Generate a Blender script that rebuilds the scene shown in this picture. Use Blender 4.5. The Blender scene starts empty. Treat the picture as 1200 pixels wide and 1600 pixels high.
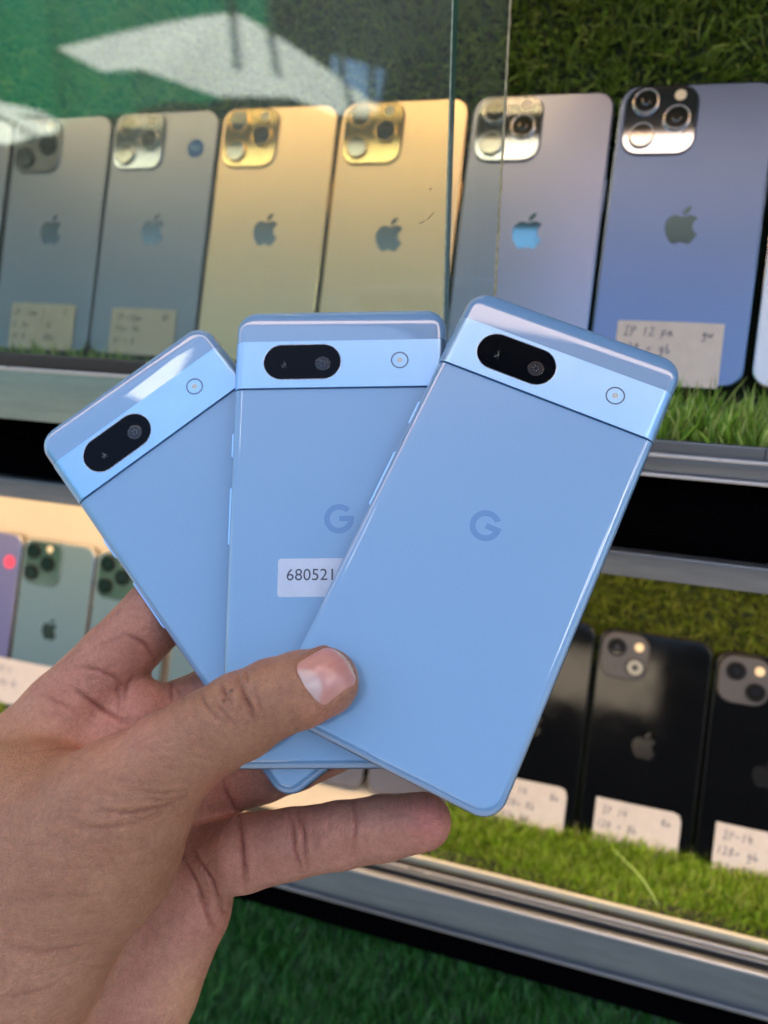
import bpy, math, random
import numpy as np
from mathutils import Matrix, Vector

random.seed(7); rng = np.random.default_rng(7)
S = bpy.context.scene
COL = S.collection
R = math.radians

# ------------------------------------------------------------------ camera
# world: X runs along the display case to the right, Y into the case, Z up; the camera is at eye level at the origin
TH, PS = R(21.62), R(17.34)
cam_d = bpy.data.cameras.new('camera'); cam = bpy.data.objects.new('camera', cam_d); COL.objects.link(cam)
fwd = Vector((-math.sin(PS)*math.cos(TH), math.cos(PS)*math.cos(TH), -math.sin(TH)))
rt = Vector((math.cos(PS), math.sin(PS), 0)); upv = rt.cross(fwd)
cam.matrix_world = Matrix(((rt.x, upv.x, -fwd.x, 0), (rt.y, upv.y, -fwd.y, 0), (rt.z, upv.z, -fwd.z, 0), (0, 0, 0, 1)))
cam_d.sensor_fit = 'VERTICAL'; cam_d.sensor_height = 36; cam_d.sensor_width = 27
cam_d.lens = 1155/1600*36
cam_d.clip_start = 0.01; cam_d.clip_end = 500
cam_d.dof.use_dof = True; cam_d.dof.focus_distance = 0.228; cam_d.dof.aperture_fstop = 9.0
S.camera = cam
CAM = np.array([list(rt), list(upv), list(fwd)])

# ------------------------------------------------------------------ sky, sun, exposure
SUN_EL, SUN_AZ = R(75), R(-152)        # high sun behind the photographer, left; an added unseen roof keeps the case in shade
w = bpy.data.worlds.new('World'); S.world = w; w.use_nodes = True
nt = w.node_tree; nt.nodes.clear()
sky = nt.nodes.new('ShaderNodeTexSky'); sky.sky_type = 'NISHITA'; sky.sun_disc = False
sky.sun_elevation = SUN_EL; sky.sun_rotation = SUN_AZ; sky.air_density = 1.3; sky.dust_density = 0.6; sky.ozone_density = 2.5
bg = nt.nodes.new('ShaderNodeBackground'); bg.inputs[1].default_value = 0.06
wo = nt.nodes.new('ShaderNodeOutputWorld')
nt.links.new(sky.outputs[0], bg.inputs[0]); nt.links.new(bg.outputs[0], wo.inputs[0])
sl = bpy.data.lights.new('sun', 'SUN'); sl.energy = 5.0; sl.angle = R(0.5); sl.color = (1, .95, .87)
so = bpy.data.objects.new('sun', sl); COL.objects.link(so)
sd = Vector((math.sin(SUN_AZ)*math.cos(SUN_EL), math.cos(SUN_AZ)*math.cos(SUN_EL), math.sin(SUN_EL)))
so.rotation_euler = sd.to_track_quat('Z', 'Y').to_euler()
S.view_settings.view_transform = 'Standard'; S.view_settings.look = 'None'
S.view_settings.exposure = 2.45; S.view_settings.gamma = 1
S.render.engine = 'CYCLES'
S.cycles.use_denoising = True
try: S.cycles.denoiser = 'OPENIMAGEDENOISE'
except Exception: pass
S.cycles.max_bounces = 10; S.cycles.transparent_max_bounces = 12; S.cycles.caustics_reflective = False; S.cycles.caustics_refractive = False
S.cycles.sample_clamp_indirect = 6

# ------------------------------------------------------------------ materials
def srgb(r, g, b):
    f = lambda c: (c/255/12.92) if c <= 10.3 else ((c/255+.055)/1.055)**2.4
    return (f(r), f(g), f(b), 1)
class N:
    """small node-tree helper"""
    def __init__(s, name):
        s.m = bpy.data.materials.new(name); s.m.use_nodes = True; s.t = s.m.node_tree
        s.b = s.t.nodes['Principled BSDF']
    def n(s, typ, **k):
        x = s.t.nodes.new(typ)
        for a, v in k.items():
            if a.startswith('i_'): x.inputs[a[2:].replace('_', ' ')].default_value = v
            else: setattr(x, a, v)
        return x
    def l(s, a, b): s.t.links.new(a, b)
    def noise(s, scale, detail=4, rough=.55, coord='Object', stretch=None):
        tc = s.n('ShaderNodeTexCoord'); src = tc.outputs[coord]
        if stretch:
            mp = s.n('ShaderNodeMapping'); mp.inputs['Scale'].default_value = stretch; s.l(src, mp.inputs[0]); src = mp.outputs[0]
        no = s.n('ShaderNodeTexNoise'); no.inputs['Scale'].default_value = scale; no.inputs['Detail'].default_value = detail
        no.inputs['Roughness'].default_value = rough; s.l(src, no.inputs['Vector']); return no
    def ramp(s, src, stops):
        r = s.n('ShaderNodeValToRGB'); e = r.color_ramp.elements
        while len(e) < len(stops): e.new(.5)
        for k, (p, c) in zip(e, stops): k.position = p; k.color = c if len(c) == 4 else (*c, 1)
        s.l(src, r.inputs[0]); return r
    def bump(s, src, strength, dist, normal=None):
        b = s.n('ShaderNodeBump'); b.inputs['Strength'].default_value = strength; b.inputs['Distance'].default_value = dist
        s.l(src, b.inputs['Height'])
        if normal: s.l(normal, b.inputs['Normal'])
        s.l(b.outputs[0], s.b.inputs['Normal']); return b
def simple(name, col, rough=.5, metal=0, spec=.5, coat=0, coat_rough=.03, smudge=0, smudge_scale=60, grain=0, grain_scale=4000, colvar=0):
    m = N(name); b = m.b
    b.inputs['Base Color'].default_value = col; b.inputs['Roughness'].default_value = rough; b.inputs['Metallic'].default_value = metal
    b.inputs['Specular IOR Level'].default_value = spec; b.inputs['Coat Weight'].default_value = coat; b.inputs['Coat Roughness'].default_value = coat_rough
    if smudge:
        no = m.noise(smudge_scale, 5, .6)
        lo = max(0, rough-smudge*.4)
        r = m.ramp(no.outputs[0], [(.35, (lo,)*3), (.7, (rough+smudge,)*3)]); m.l(r.outputs[0], b.inputs['Roughness'])
    if colvar:
        no = m.noise(smudge_scale*1.7, 6, .65)
        c = np.array(col[:3]); r = m.ramp(no.outputs[0], [(.3, tuple(c*(1-colvar))), (.7, tuple(np.minimum(c*(1+colvar), 1)))])
        m.l(r.outputs[0], b.inputs['Base Color'])
    if grain:
        no = m.noise(grain_scale, 2, .5); m.bump(no.outputs[0], grain, .00003)
    return m.m

# blue plastic phone: glossy light blue shell with faint smudges and dust
def phone_blue():
    m = N('glossy_light_blue'); b = m.b
    b.inputs['Base Color'].default_value = (.137, .278, .470, 1)
    b.inputs['Roughness'].default_value = .3; b.inputs['Coat Weight'].default_value = .9
    b.inputs['Coat Roughness'].default_value = .035; b.inputs['Coat IOR'].default_value = 1.8
    no = m.noise(55, 5, .62); r = m.ramp(no.outputs[0], [(.45, (.008,)*3), (.8, (.07,)*3)]); m.l(r.outputs[0], b.inputs['Coat Roughness'])
    d = m.noise(2600, 2, .7); dr = m.ramp(d.outputs[0], [(.735, (.137, .278, .470, 1)), (.77, (.27, .40, .56, 1))])
    m.l(dr.outputs[0], b.inputs['Base Color'])
    return m.m
M = {}
M['sea'] = phone_blue()
M['sea_metal'] = simple('satin_blue_aluminium', (.27, .46, .71, 1), .32, .72, .5, smudge=.08, smudge_scale=90, grain=.25, grain_scale=5200)
M['sea_frame'] = simple('blue_aluminium_frame_darkened', (.06, .085, .13, 1), .28, .9)  # darkened to draw the dark reflection along the phone's rim
M['sea_button'] = simple('blue_aluminium_button', (.40, .66, .98, 1), .28, .6)
M['screen'] = simple('black_screen_glass', (.006, .008, .014, 1), .08)
M['pill'] = simple('black_camera_glass', (.001, .002, .004, 1), .05, 0, .1)
M['lens_in'] = simple('dark_lens_coating', (.012, .014, .022, 1), .12, .3)
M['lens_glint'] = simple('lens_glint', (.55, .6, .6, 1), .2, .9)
M['rim'] = simple('thin_steel_rim', (.45, .52, .62, 1), .25, 1)
M['flash'] = simple('flash_diffuser', (.36, .41, .44, 1), .18, 0, .6, coat=.6)
M['flash_rim'] = simple('dull_grey_ring', (.10, .12, .15, 1), .35, .6)
M['flash_in'] = simple('flash_core', (.46, .47, .44, 1), .3)
M['gmark'] = simple('grey_blue_logo_print', (.115, .225, .43, 1), .2, .1, coat=.7)
M['sticker'] = simple('silver_paper_sticker', (.46, .49, .56, 1), .38, .35, grain=.7, grain_scale=1500, colvar=.06)
M['ink'] = simple('dark_grey_ink', (.035, .04, .06, 1), .6)
M['biro'] = simple('purple_blue_ballpoint_ink', (.055, .045, .10, 1), .6)
M['steel_dark'] = simple('polished_dark_steel', (.16, .155, .16, 1), .18, 1)
M['steel_gold'] = simple('polished_gold_steel', (.80, .52, .23, 1), .16, 1)
M['steel_silver'] = simple('polished_steel', (.50, .47, .44, 1), .14, 1)
M['alu_dark'] = simple('black_aluminium_edge', (.02, .021, .024, 1), .3, .8)
M['steel_blue'] = simple('blue_steel_edge', (.12, .17, .27, 1), .2, 1)
M['back_slate'] = simple('matte_slate_blue_glass', (.27, .28, .34, 1), .34, .9, .5, smudge=.02, smudge_scale=40)
M['back_blue'] = simple('matte_pacific_blue_glass', (.145, .19, .285, 1), .32, .9, .5, smudge=.02, smudge_scale=40)
M['back_graphite'] = simple('matte_graphite_glass', (.33, .32, .365, 1), .36, .85, .5, smudge=.02, smudge_scale=40)
M['back_gold'] = simple('matte_gold_glass', (.95, .64, .38, 1), .34, .75, .5, smudge=.02, smudge_scale=40)
M['back_green'] = simple('matte_green_glass', (.135, .205, .235, 1), .42, .3)
M['back_purple'] = simple('matte_purple_glass', (.16, .15, .30, 1), .42, .4)
M['back_white'] = simple('matte_white_glass', (.72, .75, .82, 1), .3, .1)
M['back_black'] = simple('glossy_midnight_glass', (.0015, .002, .003, 1), .06, 0, .5, smudge=.05, smudge_scale=35)
M['plate_dark'] = simple('polished_dark_plate', (.50, .52, .54, 1), .05, 1)
M['plate_gold'] = simple('polished_gold_plate', (.78, .55, .24, 1), .07, 1)
M['plate_grey'] = simple('polished_grey_plate', (.46, .47, .52, 1), .07, 1)
M['plate_midnight'] = simple('matte_midnight_plate', (.11, .10, .095, 1), .32, .5)
M['lens_black'] = simple('black_lens_glass', (.006, .006, .008, 1), .03, 0, 1.0, coat=1)
M['lens_mirror'] = simple('coated_lens_glass', (.42, .39, .34, 1), .04, 1)
M['logo_mirror'] = simple('mirror_logo', (.42, .62, .70, 1), .05, 1)
M['logo_grey'] = simple('mirror_grey_logo', (.24, .225, .21, 1), .12, 1)
M['logo_gold'] = simple('mirror_gold_logo', (.42, .33, .25, 1), .12, 1)
M['logo_silver'] = simple('mirror_silver_logo', (.42, .40, .38, 1), .12, 1)
M['logo_green'] = simple('mirror_green_logo', (.035, .05, .05, 1), .2, .8)
M['flash_warm'] = simple('warm_flash_diffuser', (.85, .68, .45, 1), .3, 0, .6)
M['pink'] = simple('pink_sticker', (.85, .06, .14, 1), .5)
M['bluedot'] = simple('blue_sticker', (.02, .12, .38, 1), .5)
M['bluedot_ink'] = simple('pale_blue_print', (.25, .45, .7, 1), .5)
M['pencil'] = simple('dark_scratch_mark', (.05, .035, .02, 1), .7)
def paper(name, c):
    m = N(name); no = m.noise(120, 5, .6)
    c = np.array(c); r = m.ramp(no.outputs[0], [(.3, tuple(c*.9)), (.7, tuple(c))]); m.l(r.outputs[0], m.b.inputs['Base Color'])
    m.b.inputs['Roughness'].default_value = .75; m.bump(no.outputs[0], .2, .0005); return m.m
M['paper'] = paper('cream_paper', (.70, .60, .52))
def alu(name, c, rough=.33):
    m = N(name); no = m.noise(30, 6, .62, stretch=(1, 8, 8)); c = np.array(c)
    r = m.ramp(no.outputs[0], [(.3, tuple(c*.86)), (.62, tuple(c))]); m.l(r.outputs[0], m.b.inputs['Base Color'])
    rr = m.ramp(no.outputs[0], [(.3, (rough+.15,)*3), (.65, (rough,)*3)]); m.l(rr.outputs[0], m.b.inputs['Roughness'])
    m.b.inputs['Metallic'].default_value = .85
    n2 = m.noise(260, 3, .6, stretch=(.06, 1, 1)); m.bump(n2.outputs[0], .25, .0002); return m.m
M['alu'] = alu('brushed_aluminium', (.20, .215, .235))
M['alu_bright'] = alu('pale_aluminium_edge', (.58, .57, .57), .26)  # paler aluminium for edges and lips
M['groove'] = simple('dark_track_groove', (.035, .032, .03, 1), .5, .3)
M['black_panel'] = simple('black_laminate', (.0012, .0012, .0016, 1), .4, 0, 0, smudge=.2, smudge_scale=9)
M['cream'] = simple('cream_laminate', (.68, .58, .44, 1), .35, 0, .5, colvar=.04, smudge_scale=12)
M['wood'] = simple('brown_board', (.16, .10, .06, 1), .6, colvar=.2, smudge_scale=8)

# ------------------------------------------------------------------ object helpers
def tag(o, label=None, cat=None, group=None, kind=None):
    if label: o['label'] = label
    if cat: o['category'] = cat
    if group: o['group'] = group
    if kind: o['kind'] = kind
    return o
def empty(name, mw, label, cat, group=None):
    o = bpy.data.objects.new(name, None); COL.objects.link(o); o.matrix_world = mw; o.empty_display_size = .02
    return tag(o, label, cat, group)
class MB:
    """collects verts and faces of ONE mesh"""
    def __init__(s): s.v = []; s.f = []; s.mi = []; s.sm = []
    def add(s, v, f, mi=0, smooth=False):
        k = len(s.v); s.v += [tuple(p) for p in v]; s.f += [tuple(i+k for i in q) for q in f]
        s.mi += [mi]*len(f); s.sm += [smooth]*len(f)
    def box(s, a, b, mi=0):
        (x0, y0, z0), (x1, y1, z1) = a, b
        s.add([(x0,y0,z0),(x1,y0,z0),(x1,y1,z0),(x0,y1,z0),(x0,y0,z1),(x1,y0,z1),(x1,y1,z1),(x0,y1,z1)],
              [(3,2,1,0),(4,5,6,7),(0,1,5,4),(1,2,6,5),(2,3,7,6),(3,0,4,7)], mi)
    def bbox(s, a, b, r=.001, mi=0):
        """box along x with bevelled long edges"""
        (x0, y0, z0), (x1, y1, z1) = a, b
        pr = []
        for cy, cz, a0 in ((y1-r, z1-r, 0), (y0+r, z1-r, 90), (y0+r, z0+r, 180), (y1-r, z0+r, 270)):
            for t in (0, 30, 60, 90): pr.append((cy+r*math.cos(R(a0+t)), cz+r*math.sin(R(a0+t))))
        n = len(pr)
        s.add([(x0, *p) for p in pr]+[(x1, *p) for p in pr], [(i, (i+1) % n, n+(i+1) % n, n+i)[::-1] for i in range(n)], mi, True)
        s.add([(x0, *p) for p in pr], [tuple(range(n))], mi); s.add([(x1, *p) for p in pr], [tuple(range(n))[::-1]], mi)
    def loft(s, rings, cap0=False, cap1=True, mi=0, smooth=True, capmi=None, closed=True):
        n = len(rings[0]); v = [p for r in rings for p in r]; f = []
        for k in range(len(rings)-1):
            for i in range(n if closed else n-1):
                j = (i+1) % n; f.append((k*n+i, k*n+j, (k+1)*n+j, (k+1)*n+i))
        s.add(v, f, mi, smooth)
        cm = mi if capmi is None else capmi
        if cap0: s.add(rings[0], [tuple(range(n))[::-1]], cm)
        if cap1: s.add(rings[-1], [tuple(range(n))], cm)
    def build(s, name, mats, parent=None, mw=None):
        me = bpy.data.meshes.new(name); me.from_pydata(s.v, [], s.f)
        mats = mats if isinstance(mats, (list, tuple)) else [mats]
        for m in mats: me.materials.append(m)
        me.polygons.foreach_set('material_index', s.mi); me.polygons.foreach_set('use_smooth', s.sm)
        me.update()
        o = bpy.data.objects.new(name, me); COL.objects.link(o)
        if parent: o.parent = parent
        if mw: o.matrix_world = mw
        return o
def np_mesh(name, V, F, mat, smooth=False, parent=None, colors=None, mi=None):
    """V (n,3), F (m,4) or (m,3)"""
    me = bpy.data.meshes.new(name); k = F.shape[1]
    me.vertices.add(len(V)); me.vertices.foreach_set('co', V.astype(np.float32).ravel())
    me.loops.add(F.size); me.loops.foreach_set('vertex_index', F.astype(np.int32).ravel())
    me.polygons.add(len(F)); me.polygons.foreach_set('loop_start', np.arange(0, F.size, k, dtype=np.int32))
    me.polygons.foreach_set('use_smooth', np.full(len(F), smooth))
    for m in (mat if isinstance(mat, (list, tuple)) else [mat]): me.materials.append(m)
    if mi is not None: me.polygons.foreach_set('material_index', mi.astype(np.int32))
    if colors is not None:
        a = me.attributes.new('pigment', 'FLOAT_COLOR', 'POINT')
        a.data.foreach_set('color', np.concatenate([colors, np.ones((len(V), 1))], 1).astype(np.float32).ravel())
    me.update(calc_edges=True)
    o = bpy.data.objects.new(name, me); COL.objects.link(o)
    if parent: o.parent = parent
    return o
def rrect(w, h, r, z, n=8, cx=0, cy=0, k=2.3):
    """rounded rectangle, ccw, corners slightly squircle"""
    p = []; w2, h2 = w/2, h/2; r = min(r, w2*.9999, h2*.9999)
    for sx, sy, a0 in ((1, 1, 0), (-1, 1, 90), (-1, -1, 180), (1, -1, 270)):
        for i in range(n+1):
            a = R(a0+90*i/n); c, s_ = math.cos(a), math.sin(a)
            e = 2/k; c = math.copysign(abs(c)**e, c); s_ = math.copysign(abs(s_)**e, s_)
            p.append((cx+sx*(w2-r)+r*c, cy+sy*(h2-r)+r*s_, z))
    return p
def circ(r, z, n=24, cx=0, cy=0): return [(cx+r*math.cos(2*math.pi*i/n), cy+r*math.sin(2*math.pi*i/n), z) for i in range(n)]
def svg(path, n=6):
    """tiny SVG path reader (M m c l z) -> list of closed loops, y up"""
    import re
    tk = re.findall(r'[MmcCzlL]|-?\d*\.\d+|-?\d+', path); loops = []; cur = None; i = 0; x = y = 0; cmd = ''
    while i < len(tk):
        if tk[i].isalpha(): cmd = tk[i]; i += 1
        if cmd in 'zZ':
            if cur: loops.append(cur); cur = None
            if i < len(tk) and not tk[i].isalpha(): break
            continue
        g = lambda k: [float(t) for t in tk[i:i+k]]
        if cmd == 'M': x, y = g(2); i += 2; cur = [(x, y)]; cmd = 'L'
        elif cmd == 'c':
            a = g(6); i += 6; P = [(x, y)]+[(x+a[j], y+a[j+1]) for j in (0, 2, 4)]
            for t in range(1, n+1):
                t /= n; q = 1-t; cur.append(tuple(q**3*P[0][d]+3*q*q*t*P[1][d]+3*q*t*t*P[2][d]+t**3*P[3][d] for d in (0, 1)))
            x, y = P[3]
    if cur: loops.append(cur)
    return [[(px, -py) for px, py in L[:-1]] if len(L) > 1 and abs(L[0][0]-L[-1][0])+abs(L[0][1]-L[-1][1]) < .01 else [(px, -py) for px, py in L] for L in loops]
APPLE = svg("M12.152 6.896c-.948 0-2.415-1.078-3.96-1.04-2.04.027-3.91 1.183-4.961 3.014-2.117 3.675-.546 9.103 1.519 12.09 1.013 1.454 2.208 3.09 3.792 3.039 1.52-.065 2.09-.987 3.935-.987 1.831 0 2.35.987 3.96.948 1.637-.026 2.676-1.48 3.676-2.948 1.156-1.688 1.636-3.325 1.662-3.415-.039-.013-3.182-1.221-3.22-4.857-.026-3.04 2.48-4.494 2.597-4.559-1.429-2.09-3.623-2.324-4.39-2.376-2-.156-3.675 1.09-4.61 1.09z"
            "M15.53 3.83c.843-1.012 1.4-2.427 1.245-3.83-1.207.052-2.662.805-3.532 1.818-.78.896-1.454 2.338-1.273 3.714 1.338.104 2.715-.688 3.559-1.701z")
def gloop(n=40):
    o, i_, y0, y1 = 1.0, .62, .19, -.18
    a0, a1 = 42, 360+math.degrees(math.asin(y0)); P = []
    for k in range(n+1):
        a = R(a0+(a1-a0)*k/n); P.append((o*math.cos(a), o*math.sin(a)))
    P += [(.02, y0), (.02, y1)]
    b1 = 360-math.degrees(math.asin(-y1/i_))
    for k in range(n+1):
        a = R(b1+(a0-b1)*k/n); P.append((i_*math.cos(a), i_*math.sin(a)))
    return [P]
from mathutils.geometry import tessellate_polygon
def flat_shape(mb, loops, z0, z1, scale=1, ox=0, oy=0, mi=0):
    """thin solid plate from 2D loops (each loop its own solid)"""
    for L in loops:
        pts = [((x-ox)*scale, (y-oy)*scale) for x, y in L]; n = len(pts)
        tri = tessellate_polygon([[Vector((x, y, 0)) for x, y in pts]])
        f = []
        for t in tri:
            a, b, c = [pts[i] for i in t]
            if (b[0]-a[0])*(c[1]-a[1])-(b[1]-a[1])*(c[0]-a[0]) < 0: t = t[::-1]
            f.append(tuple(t))
        mb.add([(x, y, z1) for x, y in pts], f, mi)
        area = sum(pts[i][0]*pts[(i+1) % n][1]-pts[(i+1) % n][0]*pts[i][1] for i in range(n))
        rr = [[(x, y, z0) for x, y in pts], [(x, y, z1) for x, y in pts]]
        if area < 0: rr = rr[::-1]
        mb.loft(rr, cap1=False, mi=mi, smooth=False)
def text_mesh(name, txt, size, loc, mat, parent, z=0):
    c = bpy.data.curves.new(name, 'FONT'); c.body = txt; c.size = size; c.extrude = .00001; c.space_character = 1.02
    o = bpy.data.objects.new('tmp', c); COL.objects.link(o)
    dg = bpy.context.evaluated_depsgraph_get(); me = bpy.data.meshes.new_from_object(o.evaluated_get(dg))
    bpy.data.objects.remove(o); me.name = name; me.materials.clear(); me.materials.append(mat)
    r = bpy.data.objects.new(name, me); COL.objects.link(r); r.parent = parent; r.location = (loc[0], loc[1], z); return r

# stroke letters for the handwriting: each a list of polylines on a 1 x 1.6 cell
STROKES = {
 'I': [[(.1,1.5),(.9,1.5)],[(.5,1.5),(.45,.1)],[(.05,.1),(.9,.05)]], 'P': [[(.2,1.4),(.25,0)],[(.1,1.3),(.6,1.5),(.9,1.2),(.6,.8),(.25,.8)]],
 'r': [[(.2,.9),(.2,0)],[(.2,.6),(.5,.9),(.8,.85)]],
 '1': [[(.5,1.45),(.42,0)]], '2': [[(.1,1.2),(.4,1.45),(.75,1.2),(.5,.6),(.1,.1),(.9,.15)]], '3': [[(.15,1.4),(.7,1.4),(.4,.85),(.8,.5),(.5,.05),(.1,.2)]],
 '4': [[(.35,1.4),(.15,.6),(.9,.65)],[(.7,1.2),(.6,0)]], '5': [[(.8,1.4),(.3,1.4),(.25,.85),(.7,.8),(.75,.3),(.15,.05)]],
 '6': [[(.7,1.4),(.25,.8),(.2,.2),(.6,.05),(.75,.5),(.3,.6)]], '7': [[(.1,1.35),(.85,1.4),(.4,0)]],
 '8': [[(.75,1.2),(.4,1.45),(.2,1.1),(.75,.5),(.5,.05),(.15,.4),(.75,1.15)]],
 'p': [[(.15,1.),(.1,-.45)],[(.15,.75),(.5,1.),(.75,.6),(.45,.2),(.15,.35)]], 'm': [[(.05,.1),(.1,.9),(.3,.75),(.35,.1),(.4,.7),(.6,.85),(.65,.1),(.95,.15)]],
 'g': [[(.7,.9),(.3,1.),(.15,.5),(.5,.3),(.7,.9),(.65,-.3),(.3,-.5),(.1,-.2)]], 'G': [[(.8,1.3),(.4,1.5),(.1,.8),(.4,.1),(.8,.3),(.8,.8),(.5,.8)]],
 'b': [[(.2,1.5),(.2,.1),(.6,.05),(.75,.5),(.25,.7)]], 'B': [[(.2,1.4),(.2,0)],[(.1,1.4),(.7,1.3),(.3,.8),(.8,.5),(.6,.05),(.2,0)]],
 'H': [[(.15,1.4),(.15,0)],[(.15,.7),(.8,.8)],[(.8,1.4),(.75,0)]], 'F': [[(.2,1.4),(.2,0)],[(.2,1.4),(.8,1.45)],[(.2,.8),(.7,.8)]],
 'u': [[(.1,.9),(.2,.15),(.6,.15),(.75,.9),(.8,.1)]], 'w': [[(.05,.9),(.2,.1),(.45,.7),(.65,.1),(.95,1.)]], 'l': [[(.3,1.5),(.3,0)]],
 '=': [[(.1,.75),(.8,.8)],[(.15,.45),(.8,.5)]], '-': [[(.1,.65),(.8,.7)]], '.': [[(.2,.1),(.3,.05)]], ' ': [], '|': [[(.5,1.9),(.4,-.6)]],
}
def handwrite(mb, txt, x, y, h, wd=.00024, z=.0001, seed=1):
    r = random.Random(seed); cw = h*.52
    for ch in txt:
        for pl in STROKES.get(ch, []):
            pts = []
            for k in range(len(pl)-1):                                  # resample with a hand's wobble
                for t in (0, .34, .67): pts.append((pl[k][0]*(1-t)+pl[k+1][0]*t, pl[k][1]*(1-t)+pl[k+1][1]*t))
            pts.append(pl[-1]); pts = [(x+(px+r.uniform(-.05, .05)+.12*py)*cw, y+(py/1.6+r.uniform(-.02, .02))*h) for px, py in pts]
            L = []
            for k, p in enumerate(pts):
                a = pts[max(0, k-1)]; b = pts[min(len(pts)-1, k+1)]; d = math.hypot(b[0]-a[0], b[1]-a[1]) or 1
                nx, ny = -(b[1]-a[1])/d, (b[0]-a[0])/d; ww = wd*r.uniform(.7, 1.2)
                L += [(p[0]+nx*ww, p[1]+ny*ww, z), (p[0]-nx*ww, p[1]-ny*ww, z)]
            mb.add(L, [(2*k+1, 2*k+3, 2*k+2, 2*k) for k in range(len(pts)-1)])
        x += cw*1.12

# ------------------------------------------------------------------ the two sloping racks
REC = R(22.83)
UX = Vector((1, 0, 0)); UU = Vector((0, math.sin(REC), math.cos(REC))); UN = UX.cross(UU)
def rack_mw(D, a, b, lean=0, c=0):
    """frame on the rack plane through (0, D, 0): a along the case, b up the slope, c out of it"""
    o = Vector((0, D, 0))+UX*a+UU*b+UN*c
    m = Matrix(((UX.x, UU.x, UN.x, o.x), (UX.y, UU.y, UN.y, o.y), (UX.z, UU.z, UN.z, o.z), (0, 0, 0, 1)))
    return m @ Matrix.Rotation(-lean, 4, 'Z')
D_UP, D_LO = .4488, .57

def LENS(mt): return mt[5] if len(mt) > 5 else M['lens_mirror']
def lens_mesh(r, h, matring, matglass, n=28):
    mb = MB(); mb.loft([circ(r, 0, n), circ(r, h*.8, n), circ(r*.97, h, n), circ(r*.89, h, n), circ(r*.86, h*.8, n)], cap1=False, mi=0)
    mb.loft([circ(r*.86, h*.8, n), circ(r*.855, h*.82, n)], cap1=True, mi=1)
    return mb
def smartphone(name, mw, W, H, mats, style, label, cat='phone', group=None, logo_y=None):
    """slab phone lying back outwards; local origin at the middle of its foot, x across, y along, z out"""
    root = empty(name, mw, label, cat, group)
    back, frame, plate, logo, ring = mats[:5]; glass_ = LENS(mats) if style == 'pro' else M['lens_black']; t = .0076; cr = .0105
    cy = H/2
    def off(z, ins): return rrect(W-2*ins, H-2*ins, cr-ins*.9, z, 9, 0, cy)
    b = MB(); b.loft([off(-.0006, .0006), off(-.00015, .0009), off(0, .0013)], cap1=True, smooth=True); b.build('back_glass', back, root)
    f = MB(); f.loft([off(-t, .0006), off(-t+.0006, 0), off(-.0007, 0), off(-.0003, .0002), off(-.0003, .0011)], cap0=True, cap1=False); f.build('frame', frame, root)
    # side button on the right-hand edge
    sb = MB(); sb.box((W/2-.0003, H-.066, -.0051), (W/2+.0004, H-.048, -.0027)); sb.build('side_button', frame, root)
    if style == 'pro':
        ps, pc = .0365, (-W/2+.0385-.0365/2+.0013, H-.0201)
        x0, y0 = -W/2+13.6e-3, H-.0107
        L = [(-.0257, -.0105), (-.0092, -.0197), (-.0260, -.0288)]; lr = .0068
        fl, li, mi_ = (-.0086, -.0072), (-.0100, -.0305), (-.0050, -.0272)
    elif style == 'two':
        ps, pc = .0300, (-W/2+.0174, H-.0172)
        L = [(-.0238, -.0117), (-.0112, -.0235)]; lr = .0060
        fl, li, mi_ = (-.0098, -.0100), None, (-.0238, -.0245)
    def po(z, ins, rr=.0098): return rrect(ps-2*ins, ps-2*ins, rr-ins, z, 8, *pc)
    p = MB(); p.loft([po(-.0002, -.0009, .0105), po(.0003, -.0004, .010), po(.0013, 0), po(.0016, .0003)], cap1=True, mi=1, capmi=0)
    pl = p.build('camera_plate', [plate, back if style == 'pro' else plate], root)
    sx = W/.0781 if style == 'pro' else 1
    for (lx, ly) in L:
        o = lens_mesh(lr, .0017, ring, glass_).build('lens', [ring, glass_], pl); o.location = (lx*sx, H+ly, .0016)
        g = MB(); g.loft([circ(lr*.34, 0, 16), circ(lr*.30, .00005, 16)], cap1=True); q = g.build('lens_iris', M['lens_in'] if glass_ is not M['lens_mirror'] else glass_, pl); q.location = (lx*sx, H+ly, .00298)
    g = MB(); g.loft([circ(.0030, 0, 20), circ(.0028, .00025, 20)], cap1=True); q = g.build('flash', M['flash_warm'], pl); q.location = (fl[0]*sx, H+fl[1], .0016)
    if li:
        g = MB(); g.loft([circ(.0027, 0, 20), circ(.0026, .00012, 20)], cap1=True); q = g.build('depth_sensor', plate, pl); q.location = (li[0]*sx, H+li[1], .0016)
    g = MB(); g.loft([circ(.0006, 0, 10), circ(.0005, .0001, 10)], cap1=True); q = g.build('microphone', M['groove'], pl); q.location = (mi_[0]*sx, H+mi_[1], .0016)
    lg = MB(); flat_shape(lg, APPLE, 0, .00007, .0165/19.5*(1 if W > .075 else .9), 12.0, -12.6)
    o = lg.build('logo', logo, root); o.location = (0, H-(.0770 if logo_y is None else logo_y), .00002)
    return root

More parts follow.
